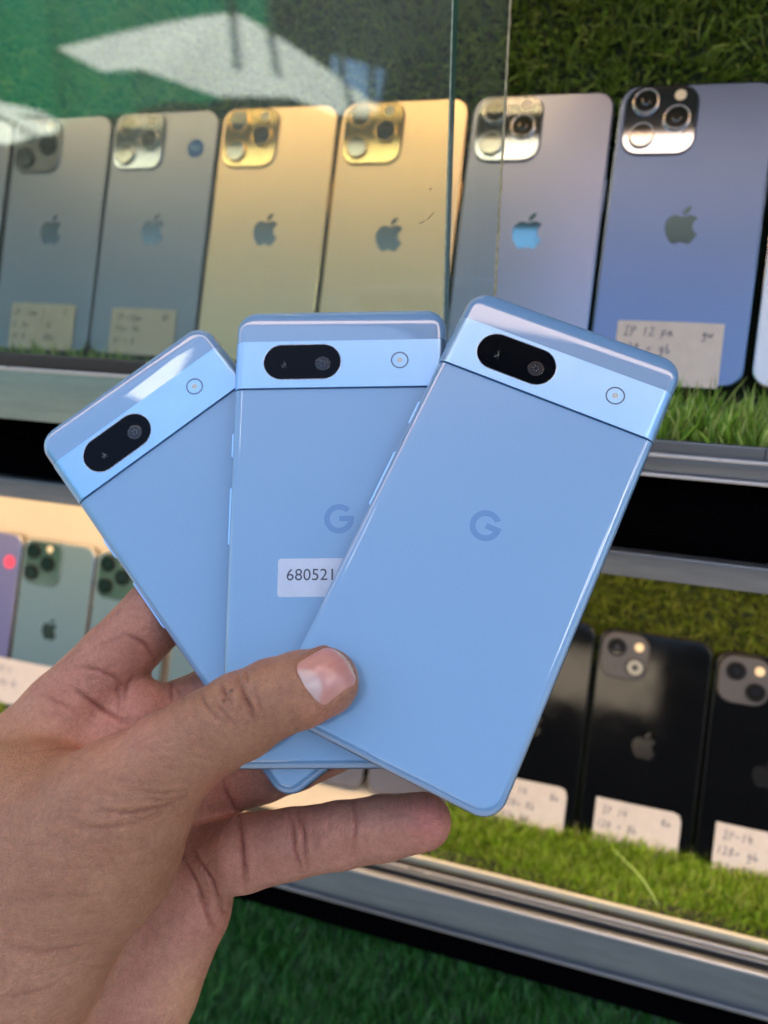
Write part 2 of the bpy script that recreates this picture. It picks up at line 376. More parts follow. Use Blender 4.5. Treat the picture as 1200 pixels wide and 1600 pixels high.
# ---- foreground phone (camera bar type)
PW, PL_, PT = .0729, .1524, .0088
def rr_d(x, y, w, h, r):
    qx = abs(x)-(w/2-r); qy = abs(y)-(h/2-r)
    return -(math.hypot(max(qx, 0), max(qy, 0))+min(max(qx, qy), 0)-r)
def half_w(y, w, h, r):
    qy = abs(y)-(h/2-r)
    return w/2 if qy <= 0 else w/2-r+math.sqrt(max(0, r*r-qy*qy))
def prof(d, e=.0031, ez=.0024):
    d = min(max(d, 0), e); return -ez+ez*math.sqrt(max(0, 1-(1-d/e)**2.2))
def shell(y0, y1, rise, side=.0, r=.0072, skirt=0, ny=14, e=.0031):
    mb = MB(); ss = []
    for k in range(61):
        t = -1+2*k/60; ss.append(math.copysign(1-(1-abs(t))**1.9, t))
    ys = []
    for k in range(ny+1):
        t = k/ny; ys.append(y0+(y1-y0)*t)
    if y0 <= -PL_/2+1e-6: ys = sorted(set([y for y in ys if y > y0+.011]+[y0+.011*(1-math.cos(R(90*k/14))) for k in range(15)]))
    if y1 >= PL_/2-1e-6: ys = sorted(set([y for y in ys if y < y1-.011]+[y1-.011*(1-math.cos(R(90*k/14))) for k in range(15)]))
    rows = []
    for y in ys:
        hw = half_w(y, PW, PL_, r)+side; row = []
        for s_ in ss:
            x = s_*hw; d = rr_d(x, y, PW+2*side, PL_, r)
            row.append((x, y, prof(d, e)+rise(y)*min(1, max(0, d)/.003)**.5))
        rows.append(row)
    # side wall down to the frame
    rows = [[(r_[0][0], r_[0][1], -.0036)]+r_+[(r_[-1][0], r_[-1][1], -.0036)] for r_ in rows]
    n = len(rows[0]); v = [p for r_ in rows for p in r_]; f = []
    for a in range(len(rows)-1):
        for b in range(n-1): f.append((a*n+b, a*n+b+1, (a+1)*n+b+1, (a+1)*n+b))
    mb.add(v, f, 0, True)
    if skirt:                                                    # crisp end walls
        for row, fl in ((rows[0], 0), (rows[-1], 1)):
            q = [(k, k+1, n+k+1, n+k) for k in range(n-1)]
            lo_ = [(x, y, z-skirt) for x, y, z in row]
            mb.add(row+lo_, q if fl else [t[::-1] for t in q], 0, False)
    return mb
def bar_phone(mw, label, group, gx=0):
    mw = mw @ Matrix.Translation((0, 0, .0018)); root = empty('smartphone', mw, label, 'phone', group)        # origin at the middle of the back surface
    B0, B1 = .0470, .0641
    shell(-PL_/2, B0-.0002, lambda y: 0, ny=30, skirt=.0008).build('back_cover', M['sea'], root)
    shell(B1, PL_/2, lambda y: .0008*min(1, max(0, (PL_/2-.0005-y)/.0050)), ny=10, skirt=.0008).build('top_cap', M['sea'], root)
    bo = shell(B0, B1-.00012, lambda y: .0010, side=.00015, skirt=.0018, ny=6, e=.0036).build('camera_bar', M['sea_metal'], root)
    ch = MB(); ch.loft([rrect(PW-.003, PL_-.003, .006, -.0042, 6, 0, 0), rrect(PW-.003, PL_-.003, .006, -.0030, 6, 0, 0)], cap1=True, smooth=False); ch.build('shadow_gap_floor', M['groove'], root)  # dark slab added so the gap below the bar shows as its shadow line
    def o_(z, ins): return rrect(PW-2*ins, PL_-2*ins, .0072-ins, z, 16, 0, 0, 2.0)
    f = MB(); f.loft([o_(-.0080, .0003), o_(-.0072, -.0003), o_(-.0050, -.00035), o_(-.0042, -.0003), o_(-.0036, .0001)], cap1=False); f.build('frame', M['sea_frame'], root)
    sc = MB(); sc.loft([o_(-PT, .0018), o_(-PT+.0004, .0009), o_(-.0080, .0004)], cap0=True, cap1=False); sc.build('screen', M['screen'], root)
    # oval camera window, lenses and flash
    cx, cyy, zt = -.0132, .0563, .0010
    rim = MB(); st = lambda z, g: rrect(.0262+2*g, .0124+2*g, .0062+g, z, 14, cx, cyy, 2.0)
    rim.loft([st(zt-.0003, .00035), st(zt+.00012, .00030), st(zt+.00012, .0001), st(zt-.0001, 0)], cap1=False); rim.build('window_rim', M['rim'], bo)
    pill = MB(); pill.loft([st(zt-.0002, .0001), st(zt+.00002, .00005)], cap1=True); pi = pill.build('camera_window', M['pill'], bo)
    l2 = MB(); l2.loft([circ(.0026, zt+.00004, 28, -.0062, .0556), circ(.0025, zt+.00007, 28, -.0062, .0556)], cap1=True, mi=0)
    l2.loft([circ(.0017, zt+.00008, 24, -.0062, .0556), circ(.0016, zt+.0001, 24, -.0062, .0556)], cap1=True, mi=1)
    for k in range(6):
        a = k*1.05; l2.loft([circ(.00016, zt+.0001, 8, -.0062+.0009*math.cos(a), .0556+.0009*math.sin(a)), circ(.0001, zt+.00013, 8, -.0062+.0009*math.cos(a), .0556+.0009*math.sin(a))], cap1=True, mi=2)
    l2.build('lens', [simple('lens_outer', (.004, .0045, .007, 1), .15), M['lens_in'], simple('dim_glint', (.16, .18, .2, 1), .3, .8)], bo)  # the ring of dots is painted in as dim glints
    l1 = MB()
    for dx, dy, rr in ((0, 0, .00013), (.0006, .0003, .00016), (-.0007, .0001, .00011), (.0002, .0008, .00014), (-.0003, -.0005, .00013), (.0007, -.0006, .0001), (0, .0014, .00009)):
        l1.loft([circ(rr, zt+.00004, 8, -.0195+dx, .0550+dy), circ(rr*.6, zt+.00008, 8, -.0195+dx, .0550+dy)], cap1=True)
    l1.build('lens', M['lens_glint'], bo)  # glints of the other lens, modelled as small bright dots
    fl = MB(); fx, fy = .0201, .0564
    fl.loft([circ(.0030, zt-.0002, 32, fx, fy), circ(.0030, zt+.00006, 32, fx, fy), circ(.0026, zt+.00006, 32, fx, fy), circ(.0025, zt-.0001, 32, fx, fy)], cap1=False, mi=0)
    fl.loft([circ(.0026, zt-.0001, 32, fx, fy), circ(.0025, zt-.00002, 32, fx, fy)], cap1=True, mi=1)
    fl.loft([circ(.0010, zt, 20, fx, fy), circ(.0007, zt+.00008, 20, fx, fy)], cap1=True, mi=2)
    fl.build('flash', [M['flash_rim'], M['flash'], M['flash_in']], bo)
    g = MB(); flat_shape(g, gloop(), 0, .00005, .0049); go = g.build('logo', M['gmark'], root); go.location = (-.0003+gx, .0015, .00001)
    for y0, y1 in ((.0240, .0326), (-.0062, .0135)):
        b = MB(); b.loft([rrect(.0016, y1-y0, .0008, -.0065, 6, -PW/2-.00015, (y0+y1)/2), rrect(.0016, y1-y0, .0008, -.0040, 6, -PW/2-.00015, (y0+y1)/2), rrect(.0012, y1-y0-.0004, .0006, -.0037, 6, -PW/2-.00015, (y0+y1)/2)], cap0=True)
        b.build('side_button', M['sea_button'], root)
    return root
def fm(loc, X, Y, Z): return Matrix(((X[0], Y[0], Z[0], loc[0]), (X[1], Y[1], Z[1], loc[1]), (X[2], Y[2], Z[2], loc[2]), (0, 0, 0, 1)))
PHA = fm([-0.03299, 0.20959, -0.08975], [0.95595, -0.04307, -0.29035], [0.25491, 0.6122, 0.74848], [0.14552, -0.78953, 0.59622])
PHB = fm([-0.08038, 0.20946, -0.09309], [0.95889, 0.28316, 0.01863], [-0.17505, 0.53855, 0.82421], [0.22335, -0.79359, 0.56598])
PHC = fm([-0.11504, 0.20508, -0.10403], [0.67061, 0.5186, 0.53041], [-0.7133, 0.25451, 0.65301], [0.20366, -0.81626, 0.54059])
HG = 'light blue phones fanned out in the hand'
bar_phone(PHA, 'light blue phone on top of the fan, leaning right, held under the thumb', HG)
pb = bar_phone(PHB, 'light blue phone standing upright in the middle of the fan with a silver number sticker', HG)
bar_phone(PHC, 'light blue phone at the back of the fan, tilted to the left', HG, .0022)
stk = empty('number_sticker', PHB @ Matrix.Translation((0, 0, .00182)), 'silver number sticker reading 680521 on the middle blue phone', 'sticker')
b = MB(); b.loft([rrect(.034, .0124, .0012, 0, 5, -.0029, -.0177), rrect(.034, .0124, .0012, .00008, 5, -.0029, -.0177)], cap1=True, smooth=False); b.build('sticker_paper', M['sticker'], stk)
text_mesh('number_print', '680521', .0053, (-.0172, -.01855), M['ink'], stk, .0001)

# ------------------------------------------------------------------ phones on the upper rack
BLUE = (M['back_blue'], M['steel_blue'], M['plate_dark'], M['logo_mirror'], M['steel_silver'])
SLATE = (M['back_slate'], M['steel_blue'], M['plate_dark'], M['logo_mirror'], M['steel_silver'])
M['lens_dark'] = simple('dark_lens_glass', (.004, .004, .005, 1), .12, 0, .3); M['plate_smoke'] = simple('smoked_plate', (.12, .12, .13, 1), .2, .8)
GRAPH = (M['back_graphite'], M['steel_dark'], M['plate_smoke'], M['logo_grey'], M['alu_dark'], M['lens_dark'])
GOLD = (M['back_gold'], M['steel_gold'], M['plate_gold'], M['logo_gold'], M['steel_gold'])
SILV = (M['back_graphite'], M['steel_dark'], M['plate_grey'], M['logo_silver'], M['steel_silver'])
WHITE = (M['back_white'], M['steel_silver'], M['plate_grey'], M['logo_silver'], M['steel_silver'])
BLK = (M['back_black'], M['alu_dark'], M['plate_midnight'], M['logo_grey'], M['alu_dark'])
GREEN = (M['back_green'], M['steel_silver'], simple('green_plate', (.10, .12, .12, 1), .12, .6), M['logo_green'], M['alu_dark'], M['lens_dark'])
PURP = (M['back_purple'], M['steel_silver'], M['plate_grey'], M['logo_green'], M['alu_dark'], M['lens_dark'])
UG, LG = 'phones leaning in a row on the upper shelf', 'phones leaning in a row on the lower shelf'
W1, H1 = .0781, .1608
upper = [(.02604, .0729, .634, BLUE, 'matte blue phone with dark logo and large paper tag, right of upper shelf', .0765),
 (-.05488, .0711, .36, SLATE, 'grey blue phone with a bright cyan logo, left of the tagged blue phone', .0782),
 (-.13542, .0712, .28, GOLD, 'gold phone just left of the green glass edge', .0808),
 (-.21598, .0709, .23, GOLD, 'gold phone beside the grey phone with the round blue sticker', .0780),
 (-.29671, .0710, 0, SILV, 'grey phone with a round blue sticker near its camera', .0780),
 (-.37698, .0703, -.45, GRAPH, 'dark grey phone with ruled paper tag, next to the cut phone at left', .0780),
 (-.4585, .0703, 0, GRAPH, 'dark grey phone cut by the left edge of the photo on the upper shelf', .0780),
 (.1078, .0735, .5, WHITE, 'pale white phone cut by the right edge of the photo on the upper shelf', .0780)]
UROOT = []
for a, tb, lean, mt, lab, ly in upper:
    top = tb/math.cos(REC)-0
    # tb: height of the phone's top edge measured up the slope
    m = rack_mw(D_UP, a, tb, R(lean)) @ Matrix.Translation((0, -H1, 0))
    UROOT.append(smartphone('smartphone', m, W1, H1, mt, 'pro', lab, 'phone', UG, ly))
# ------------------------------------------------------------------ phones on the lower rack
W2, H2 = .0715, .1467
lower = [(.0457, -.2790, 0, BLK, 'two', 'glossy black phone with a warm reflection below its camera, middle of the three black ones'),
 (-.0285, -.2776, 0, BLK, 'two', 'glossy black phone half hidden behind the light blue phone'),
 (.1196, -.2826, 0, BLK, 'two', 'glossy black phone at the right edge of the lower shelf'),
 (-.1050, -.2776, 0, GRAPH, 'pro', 'dark grey phone seen between the little finger and light blue phones'),
 (-.1795, -.2776, 0, GRAPH, 'pro', 'grey phone behind the hand on the lower shelf'),
 (-.2790, -.2776, 0, GREEN, 'pro', 'green phone showing in the gap between the fingers, right of the pale seam'),
 (-.3570, -.2765, 0, GREEN, 'pro', 'green phone showing in the gap between the fingers, left of the pale seam'),
 (-.4310, -.2750, .3, GREEN, 'pro', 'pale green phone beside the purple phone on the lower shelf'),
 (-.5055, -.2730, .3, PURP, 'pro', 'purple phone with a pink sticker at the left edge'),
 ]
for a, tb, lean, mt, st, lab in lower:
    m = rack_mw(D_LO, a, tb, R(lean)) @ Matrix.Translation((0, -H2, 0))
    smartphone('smartphone', m, W2, H2, mt, st, lab, 'phone', LG, .0745)

# ------------------------------------------------------------------ paper tags and stickers lying on them
def tagcard(D, a0, a1, b1, b0, lines, label, seed, corner=0, c=.0006, group='handwritten paper price tags', bend=.0008):
    wd, ht = a1-a0, b1-b0
    m = rack_mw(D, a0, b0, 0, c)
    root = empty('price_tag', m, label, 'price tag', group)
    nx, ny = 10, 6; V = []; F = []
    for j in range(ny+1):
        for i in range(nx+1):
            x, y = wd*i/nx, ht*j/ny
            if corner and i == nx and j == ny: x -= corner*.35; y -= corner*.35
            V.append((x, y, bend*math.sin(math.pi*i/nx)*(.3+.7*j/ny)))
    for j in range(ny):
        for i in range(nx): k = j*(nx+1)+i; F.append((k, k+1, k+nx+2, k+nx+1))
    mb = MB(); mb.add(V, F, 0, True)
    mb.add([(x, y, z-.00018) for x, y, z in V], [f[::-1] for f in F], 0, True); mb.build('paper', M['paper'], root)
    hw = MB()
    for k, (tx, x, y, h) in enumerate(lines): handwrite(hw, tx, x*wd, y*ht, h, z=0, seed=seed+k)
    hw.v = [(x, y, bend*math.sin(math.pi*min(max(x/wd, 0), 1))*(.3+.7*y/ht)+.00015) for x, y, z in hw.v]
    hw.build('handwriting', M['biro'], root)
    return root
U0 = .071
tagcard(D_UP, .0260-.0272, .0260+.0258, U0-.1262, U0-.1600, [('IP 12 pm', .06, .76, .0055), ('gw', .80, .76, .0050), ('128 = gb', .05, .50, .0055)], 'wide paper tag on the blue phone with the dark logo, upper shelf', 3)
tagcard(D_UP, -.2967-.0229, -.2967+.0252, U0-.1300, U0-.1600, [('IP-13pm', .08, .72, .0048), ('BF', .80, .74, .0046), ('256= Gb', .06, .48, .0048), ('85 = B', .06, .22, .0048)], 'paper tag on the grey phone that carries the round blue sticker', 11)
tagcard(D_UP, -.3770-.0233, -.3770+.0286, U0-.1292, U0-.1600, [('IP 13pm', .05, .72, .0048), ('|', .48, .60, .0070), ('7.', .82, .76, .0045), ('G  Bu', .05, .46, .0046), ('Gl.', .58, .46, .0046), ('87 B', .06, .2, .0046), ('BHu', .56, .2, .0046)], 'paper tag with a ruled line on the dark grey phone at the far left', 17)
tagcard(D_LO, .0197, .0737, -.3925, -.4260, [('IP 14', .08, .70, .0056), ('Bu', .78, .70, .0048), ('128 = 8b', .03, .42, .0056), ('84 = BH', .05, .14, .0056)], 'cream tag with a cut corner on the middle black phone', 23, .004)
tagcard(D_LO, .0945, .1480, -.3925, -.4260, [('IP-14.', .08, .70, .0062), ('128= gb', .03, .40, .0062), ('87= BH', .06, .08, .0062)], 'cream tag on the black phone at the right edge', 29)
tagcard(D_LO, -.0530, .0006, -.3915, -.4245, [('IP 14', .2, .70, .0056), ('Bu', .80, .70, .0048), ('128= 8b', .2, .42, .0056), ('87= BH', .2, .14, .0056)], 'cream tag partly covered by the tip of the light blue phone', 31, .004)
tagcard(D_LO, -.4930, -.4150, -.3800, -.4180, [('IP 13', .2, .7, .005), ('128= Gb', .2, .4, .005)], 'blurred white paper tag below the pale green phone', 37)
def dot(D, a, b, r, mat, label, lines=None):
    root = empty('round_sticker', rack_mw(D, a, b, 0, .0001), label, 'sticker')
    d = MB(); d.loft([circ(r, 0, 28), circ(r, .00012, 28)], cap1=True, smooth=False); d.build('sticker_disc', mat, root)
    if lines:
        h = MB(); handwrite(h, lines, -r*.78, -r*.3, r*.75, .0003, .0002, 5); h.build('sticker_print', M['bluedot_ink'], root)
dot(D_UP, -.2967+.0247, U0-.0254, .0058, M['bluedot'], 'round blue sticker on the grey phone', 'PBG')
dot(D_LO, -.4800, -.2982, .0058, M['pink'], 'bright pink sticker on the purple phone')

# ------------------------------------------------------------------ display case
case = empty('display_case', Matrix.Translation((0, .34, -1.35)), 'aluminium framed glass display case with two sloping phone shelves', 'display case')
X0, X1 = -1.3, .75
def part(mb, name, mat): 
    o = mb.build(name, mat); o.parent = case; o.matrix_parent_inverse = case.matrix_world.inverted(); return o
bpy.context.view_layer.update()
# upper shelf front rail: inner track wall, bright edge, front face, lip
m = MB(); m.bbox((X0, .3315, -.1025), (X1, .3345, -.0892), .0006); part(m, 'shelf_rail', M['alu'])
m = MB(); m.bbox((X0, .3285, -.0962), (X1, .3312, -.0945), .0006); part(m, 'rail_edge', M['alu_bright'])
m = MB(); m.bbox((X0, .3290, -.1030), (X1, .3313, -.0964), .0004); part(m, 'shelf_rail', M['alu'])
m = MB(); m.bbox((X0, .3270, -.1048), (X1, .3330, -.1031), .0006); part(m, 'rail_lip', M['alu_bright'])
m = MB(); m.box((X0, .333, -.1032), (X1, .62, -.1000)); part(m, 'shelf_board', M['wood'])
m = MB(); m.box((X0, .334, -.1440), (X1, .345, -.1048)); part(m, 'black_panel', M['black_panel'])
m = MB(); m.bbox((X0, .3285, -.1550), (X1, .3345, -.1425), .0008); part(m, 'header_rail', M['alu'])
m = MB(); m.box((X0, .345, -.152), (X1, .62, -.149)); part(m, 'ceiling_board', M['cream'])
# lower sill with sliding tracks
m = MB(); m.bbox((X0, .3290, -.4110), (X1, .3318, -.3825), .0006); part(m, 'sill_face', alu('aluminium_sky_reflection', (.125, .165, .205), .38))  # bluish tint puts the sky's reflection into the metal colour
m = MB(); m.bbox((X0, .3280, -.3826), (X1, .3315, -.3808), .0007); part(m, 'sill_edge', M['alu_bright'])
m = MB(); m.box((X0, .3318, -.3950), (X1, .3660, -.3868)); part(m, 'track_bed', M['groove'])
m = MB(); m.bbox((X0, .3372, -.3868), (X1, .3420, -.3822), .0008); part(m, 'track_ridge', M['alu'])
m = MB(); m.bbox((X0, .3400, -.3830), (X1, .3416, -.3812), .0006); part(m, 'track_edge', M['alu_bright'])
m = MB(); m.bbox((X0, .3496, -.3868), (X1, .3520, -.3806), .0008); part(m, 'track_edge', simple('cream_painted_edge', (.74, .62, .42, 1), .4))
m = MB(); m.bbox((X0, .3270, -.4130), (X1, .3330, -.4106), .0008); part(m, 'sill_lip', M['alu'])
m = MB(); m.box((X0, .333, -.4410), (X1, .345, -.4132)); part(m, 'black_panel', M['black_panel'])
m = MB(); m.box((X0, .3520, -.4000), (X1, .62, -.3950)); part(m, 'shelf_floor', M['cream'])
def slope_board(D, b0, b1, c, xa, xb, mat, name='back_board'):
    P = lambda a, b, cc: tuple(Vector((0, D, 0))+UX*a+UU*b+UN*cc)
    m = MB(); m.add([P(xa, b0, c), P(xb, b0, c), P(xb, b1, c), P(xa, b1, c), P(xa, b0, c-.006), P(xb, b0, c-.006), P(xb, b1, c-.006), P(xa, b1, c-.006)],
                    [(0, 1, 2, 3), (7, 6, 5, 4), (1, 0, 4, 5), (2, 1, 5, 6), (3, 2, 6, 7), (0, 3, 7, 4)]); return part(m, name, mat)
slope_board(D_UP, -.108, .30, -.022, X0, X1, M['wood'])
slope_board(D_LO, -.430, -.165, -.0095, X0, -.245, M['cream'])
slope_board(D_LO, -.430, -.165, -.022, -.2448, X1, M['wood'])
m = MB(); m.box((X0-.01, .33, -1.30), (X0, .62, .40)); part(m, 'side_panel', M['wood'])
m = MB(); m.box((X1, .33, -1.30), (X1+.01, .62, .40)); part(m, 'side_panel', M['wood'])
m = MB(); m.box((X0, .62, -1.30), (X1, .63, .40)); part(m, 'rear_panel', M['wood'])
m = MB(); m.box((X0, .329, .262), (X1, .62, .40)); part(m, 'top_box', M['wood'])
m = MB(); m.box((X0, .35, -1.35), (X1, .62, -.405)); part(m, 'cabinet_base', M['wood'])
# warm LED strips fixed under the case top and under the shelf
def led(x0, x1, y, z, power, label, tilt):
    root = empty('led_strip', Matrix.Translation(((x0+x1)/2, y, z)), label, 'lamp')
    bpy.context.view_layer.update()
    h = MB(); h.box((x0-(x0+x1)/2, -.004, 0), (x1-(x0+x1)/2, .004, .004)); h.build('strip_housing', M['alu'], root)
    e = N('warm_led'); e.b.inputs['Emission Color'].default_value = (1, .68, .36, 1); e.b.inputs['Emission Strength'].default_value = 3
    d = MB(); d.box((x0-(x0+x1)/2, -.003, -.0015), (x1-(x0+x1)/2, .003, -.0002)); d.build('strip_diffuser', e.m, root)
    L = bpy.data.lights.new('led_light', 'AREA'); L.shape = 'RECTANGLE'; L.size = x1-x0; L.size_y = .008; L.energy = power; L.color = (1, .70, .40)
    lo = bpy.data.objects.new('led_light', L); COL.objects.link(lo); lo.parent = root; lo.location = (0, 0, -.003); lo.rotation_euler = (tilt, 0, 0)
led(-.62, -.06, .352, .257, .07, 'warm LED strip under the top of the case above the gold phones', R(22))
led(-1.0, .6, .352, -.156, .36, 'warm LED strip under the upper shelf', R(12))

# sliding glass doors
def glass(name):
    m = N(name); t = m.t; t.nodes.clear()
    out = t.nodes.new('ShaderNodeOutputMaterial'); tr = t.nodes.new('ShaderNodeBsdfTransparent'); tr.inputs[0].default_value = (.93, .97, .945, 1)
    gl = t.nodes.new('ShaderNodeBsdfGlossy'); gl.inputs['Roughness'].default_value = .0
    df = t.nodes.new('ShaderNodeBsdfDiffuse'); df.inputs[0].default_value = (.62, .66, .62, 1)
    lw = t.nodes.new('ShaderNodeLayerWeight'); lw.inputs[0].default_value = .5; pw = m.n('ShaderNodeMath', operation='POWER'); pw.inputs[1].default_value = 5
    fr = m.n('ShaderNodeMath', operation='MULTIPLY_ADD'); fr.inputs[1].default_value = .935; fr.inputs[2].default_value = .065
    t.links.new(lw.outputs['Facing'], pw.inputs[0]); t.links.new(pw.outputs[0], fr.inputs[0])
    mx = t.nodes.new('ShaderNodeMixShader'); m2 = t.nodes.new('ShaderNodeMixShader')
    no = m.noise(7, 5, .6); r = m.ramp(no.outputs[0], [(.35, (.01,)*3), (.75, (.06,)*3)])
    t.links.new(fr.outputs[0], mx.inputs[0]); t.links.new(tr.outputs[0], mx.inputs[1]); t.links.new(gl.outputs[0], mx.inputs[2])
    t.links.new(r.outputs[0], m2.inputs[0]); t.links.new(mx.outputs[0], m2.inputs[1]); t.links.new(df.outputs[0], m2.inputs[2])
    t.links.new(m2.outputs[0], out.inputs[0]); return m.m
M['pane'] = glass('clear_pane')
M['pane_edge'] = simple('green_glass_edge', (.02, .11, .085, 1), .25, 0, .3, colvar=.3, smudge_scale=40)
M['pane_edge_dirty'] = simple('dusty_glass_edge', (.42, .38, .24, 1), .6, colvar=.5, smudge_scale=220)
M['pane_chip'] = simple('chipped_glass_rim', (.30, .36, .28, 1), .4, colvar=.4, smudge_scale=200)
def door(xl, xr, y, z0, z1, t, edge, label, rail=None, wobble=0):
    root = empty('glass_door', Matrix.Translation(((xl+xr)/2, y, z0)), label, 'glass door', 'sliding glass doors of the case')
    bpy.context.view_layer.update(); inv = root.matrix_world.inverted()
    def ad(mb, nm, mt): o = mb.build(nm, mt); o.parent = root; o.matrix_parent_inverse = inv
    p = MB(); p.add([(xl, y, z0), (xr, y, z0), (xr, y, z1), (xl, y, z1), (xl, y+t, z0), (xr-.0002, y+t, z0), (xr-.0002, y+t, z1), (xl, y+t, z1)], [(0, 1, 2, 3), (5, 4, 7, 6)]); ad(p, 'pane', M['pane'])
    # ground edge: many short facets, uneven
    n = 140; e = MB(); V = []; r = random.Random(3)
    for k in range(n+1):
        z = z0+(z1-z0)*k/n; j = r.uniform(-1, 1)*wobble; j2 = r.uniform(-1, 1)*wobble
        V += [(xr+.0001, y-.0001, z), (xr+.0006+j, y+.0005, z), (xr+.0006+j2, y+t-.0005, z), (xr+.0001, y+t+.0001, z)]
    e.add(V, [(4*k+i, 4*k+i+1, 4*k+i+5, 4*k+i+4) for k in range(n) for i in (1,)], 0, False)
    e.add(V, [(4*k+i, 4*k+i+1, 4*k+i+5, 4*k+i+4) for k in range(n) for i in (0, 2)], 1, False)
    ad(e, 'ground_edge', edge)
    if rail:
        zr0, zr1 = rail
        q = MB(); q.bbox((xl, y-.006, zr0), (xr-.003, y+t+.004, zr1), .001); ad(q, 'bottom_rail', alu('aluminium_green_reflection', (.30, .37, .335), .4))  # green of the tarpaulin's reflection is put into the rail colour
        q = MB(); q.bbox((xl, y-.0052, zr1-.0002), (xr-.003, y-.0004, zr1+.0062), .0005); ad(q, 'gasket', M['groove'])
        q = MB(); q.bbox((xl, y-.0066, zr1-.0018), (xr-.003, y-.0055, zr1+.0002), .0004); ad(q, 'rail_edge', M['alu_bright'])
    return root
door(-1.25, -.0700, .3050, -.0720, .262, .0085, [M['pane_edge'], M['pane_chip']], 'front sliding glass pane with a green edge, covering the left phones', (-.0965, -.0690))
door(-1.20, -.0545, .3360, -.0890, .262, .0040, [M['pane_edge_dirty'], M['pane_edge_dirty']], 'rear sliding glass pane with a dusty chipped edge', None, .0002)

# scratch marks on the pane, a joint in the shelf rail
sc_ = MB(); rs = random.Random(2)
for x0, z0, x1, z1 in ((-.0775, -.0005, -.0745, .0025), (-.0805, -.0018, -.0785, -.0008), (-.0765, .0105, -.0758, .0112), (-.0742, .048, -.0748, .049), (-.082, .030, -.0812, .031)):
    n = 6; L = []
    for k in range(n+1):
        t = k/n; x, z, w_ = x0+(x1-x0)*t+rs.uniform(-1, 1)*.0001, z0+(z1-z0)*t+rs.uniform(-1, 1)*.0001, rs.uniform(.00005, .00028); L += [(x, .3046, z-w_), (x, .3046, z+w_)]
    sc_.add(L, [(2*k, 2*k+2, 2*k+3, 2*k+1) for k in range(n)])
gd = bpy.data.objects['glass_door']; so_ = sc_.build('scratch', M['pencil']); so_.parent = gd; so_.matrix_parent_inverse = gd.matrix_world.inverted()
m = MB(); m.box((.0640, .3312, -.0950), (.0644, .3316, -.0893)); part(m, 'rail_joint', M['groove'])
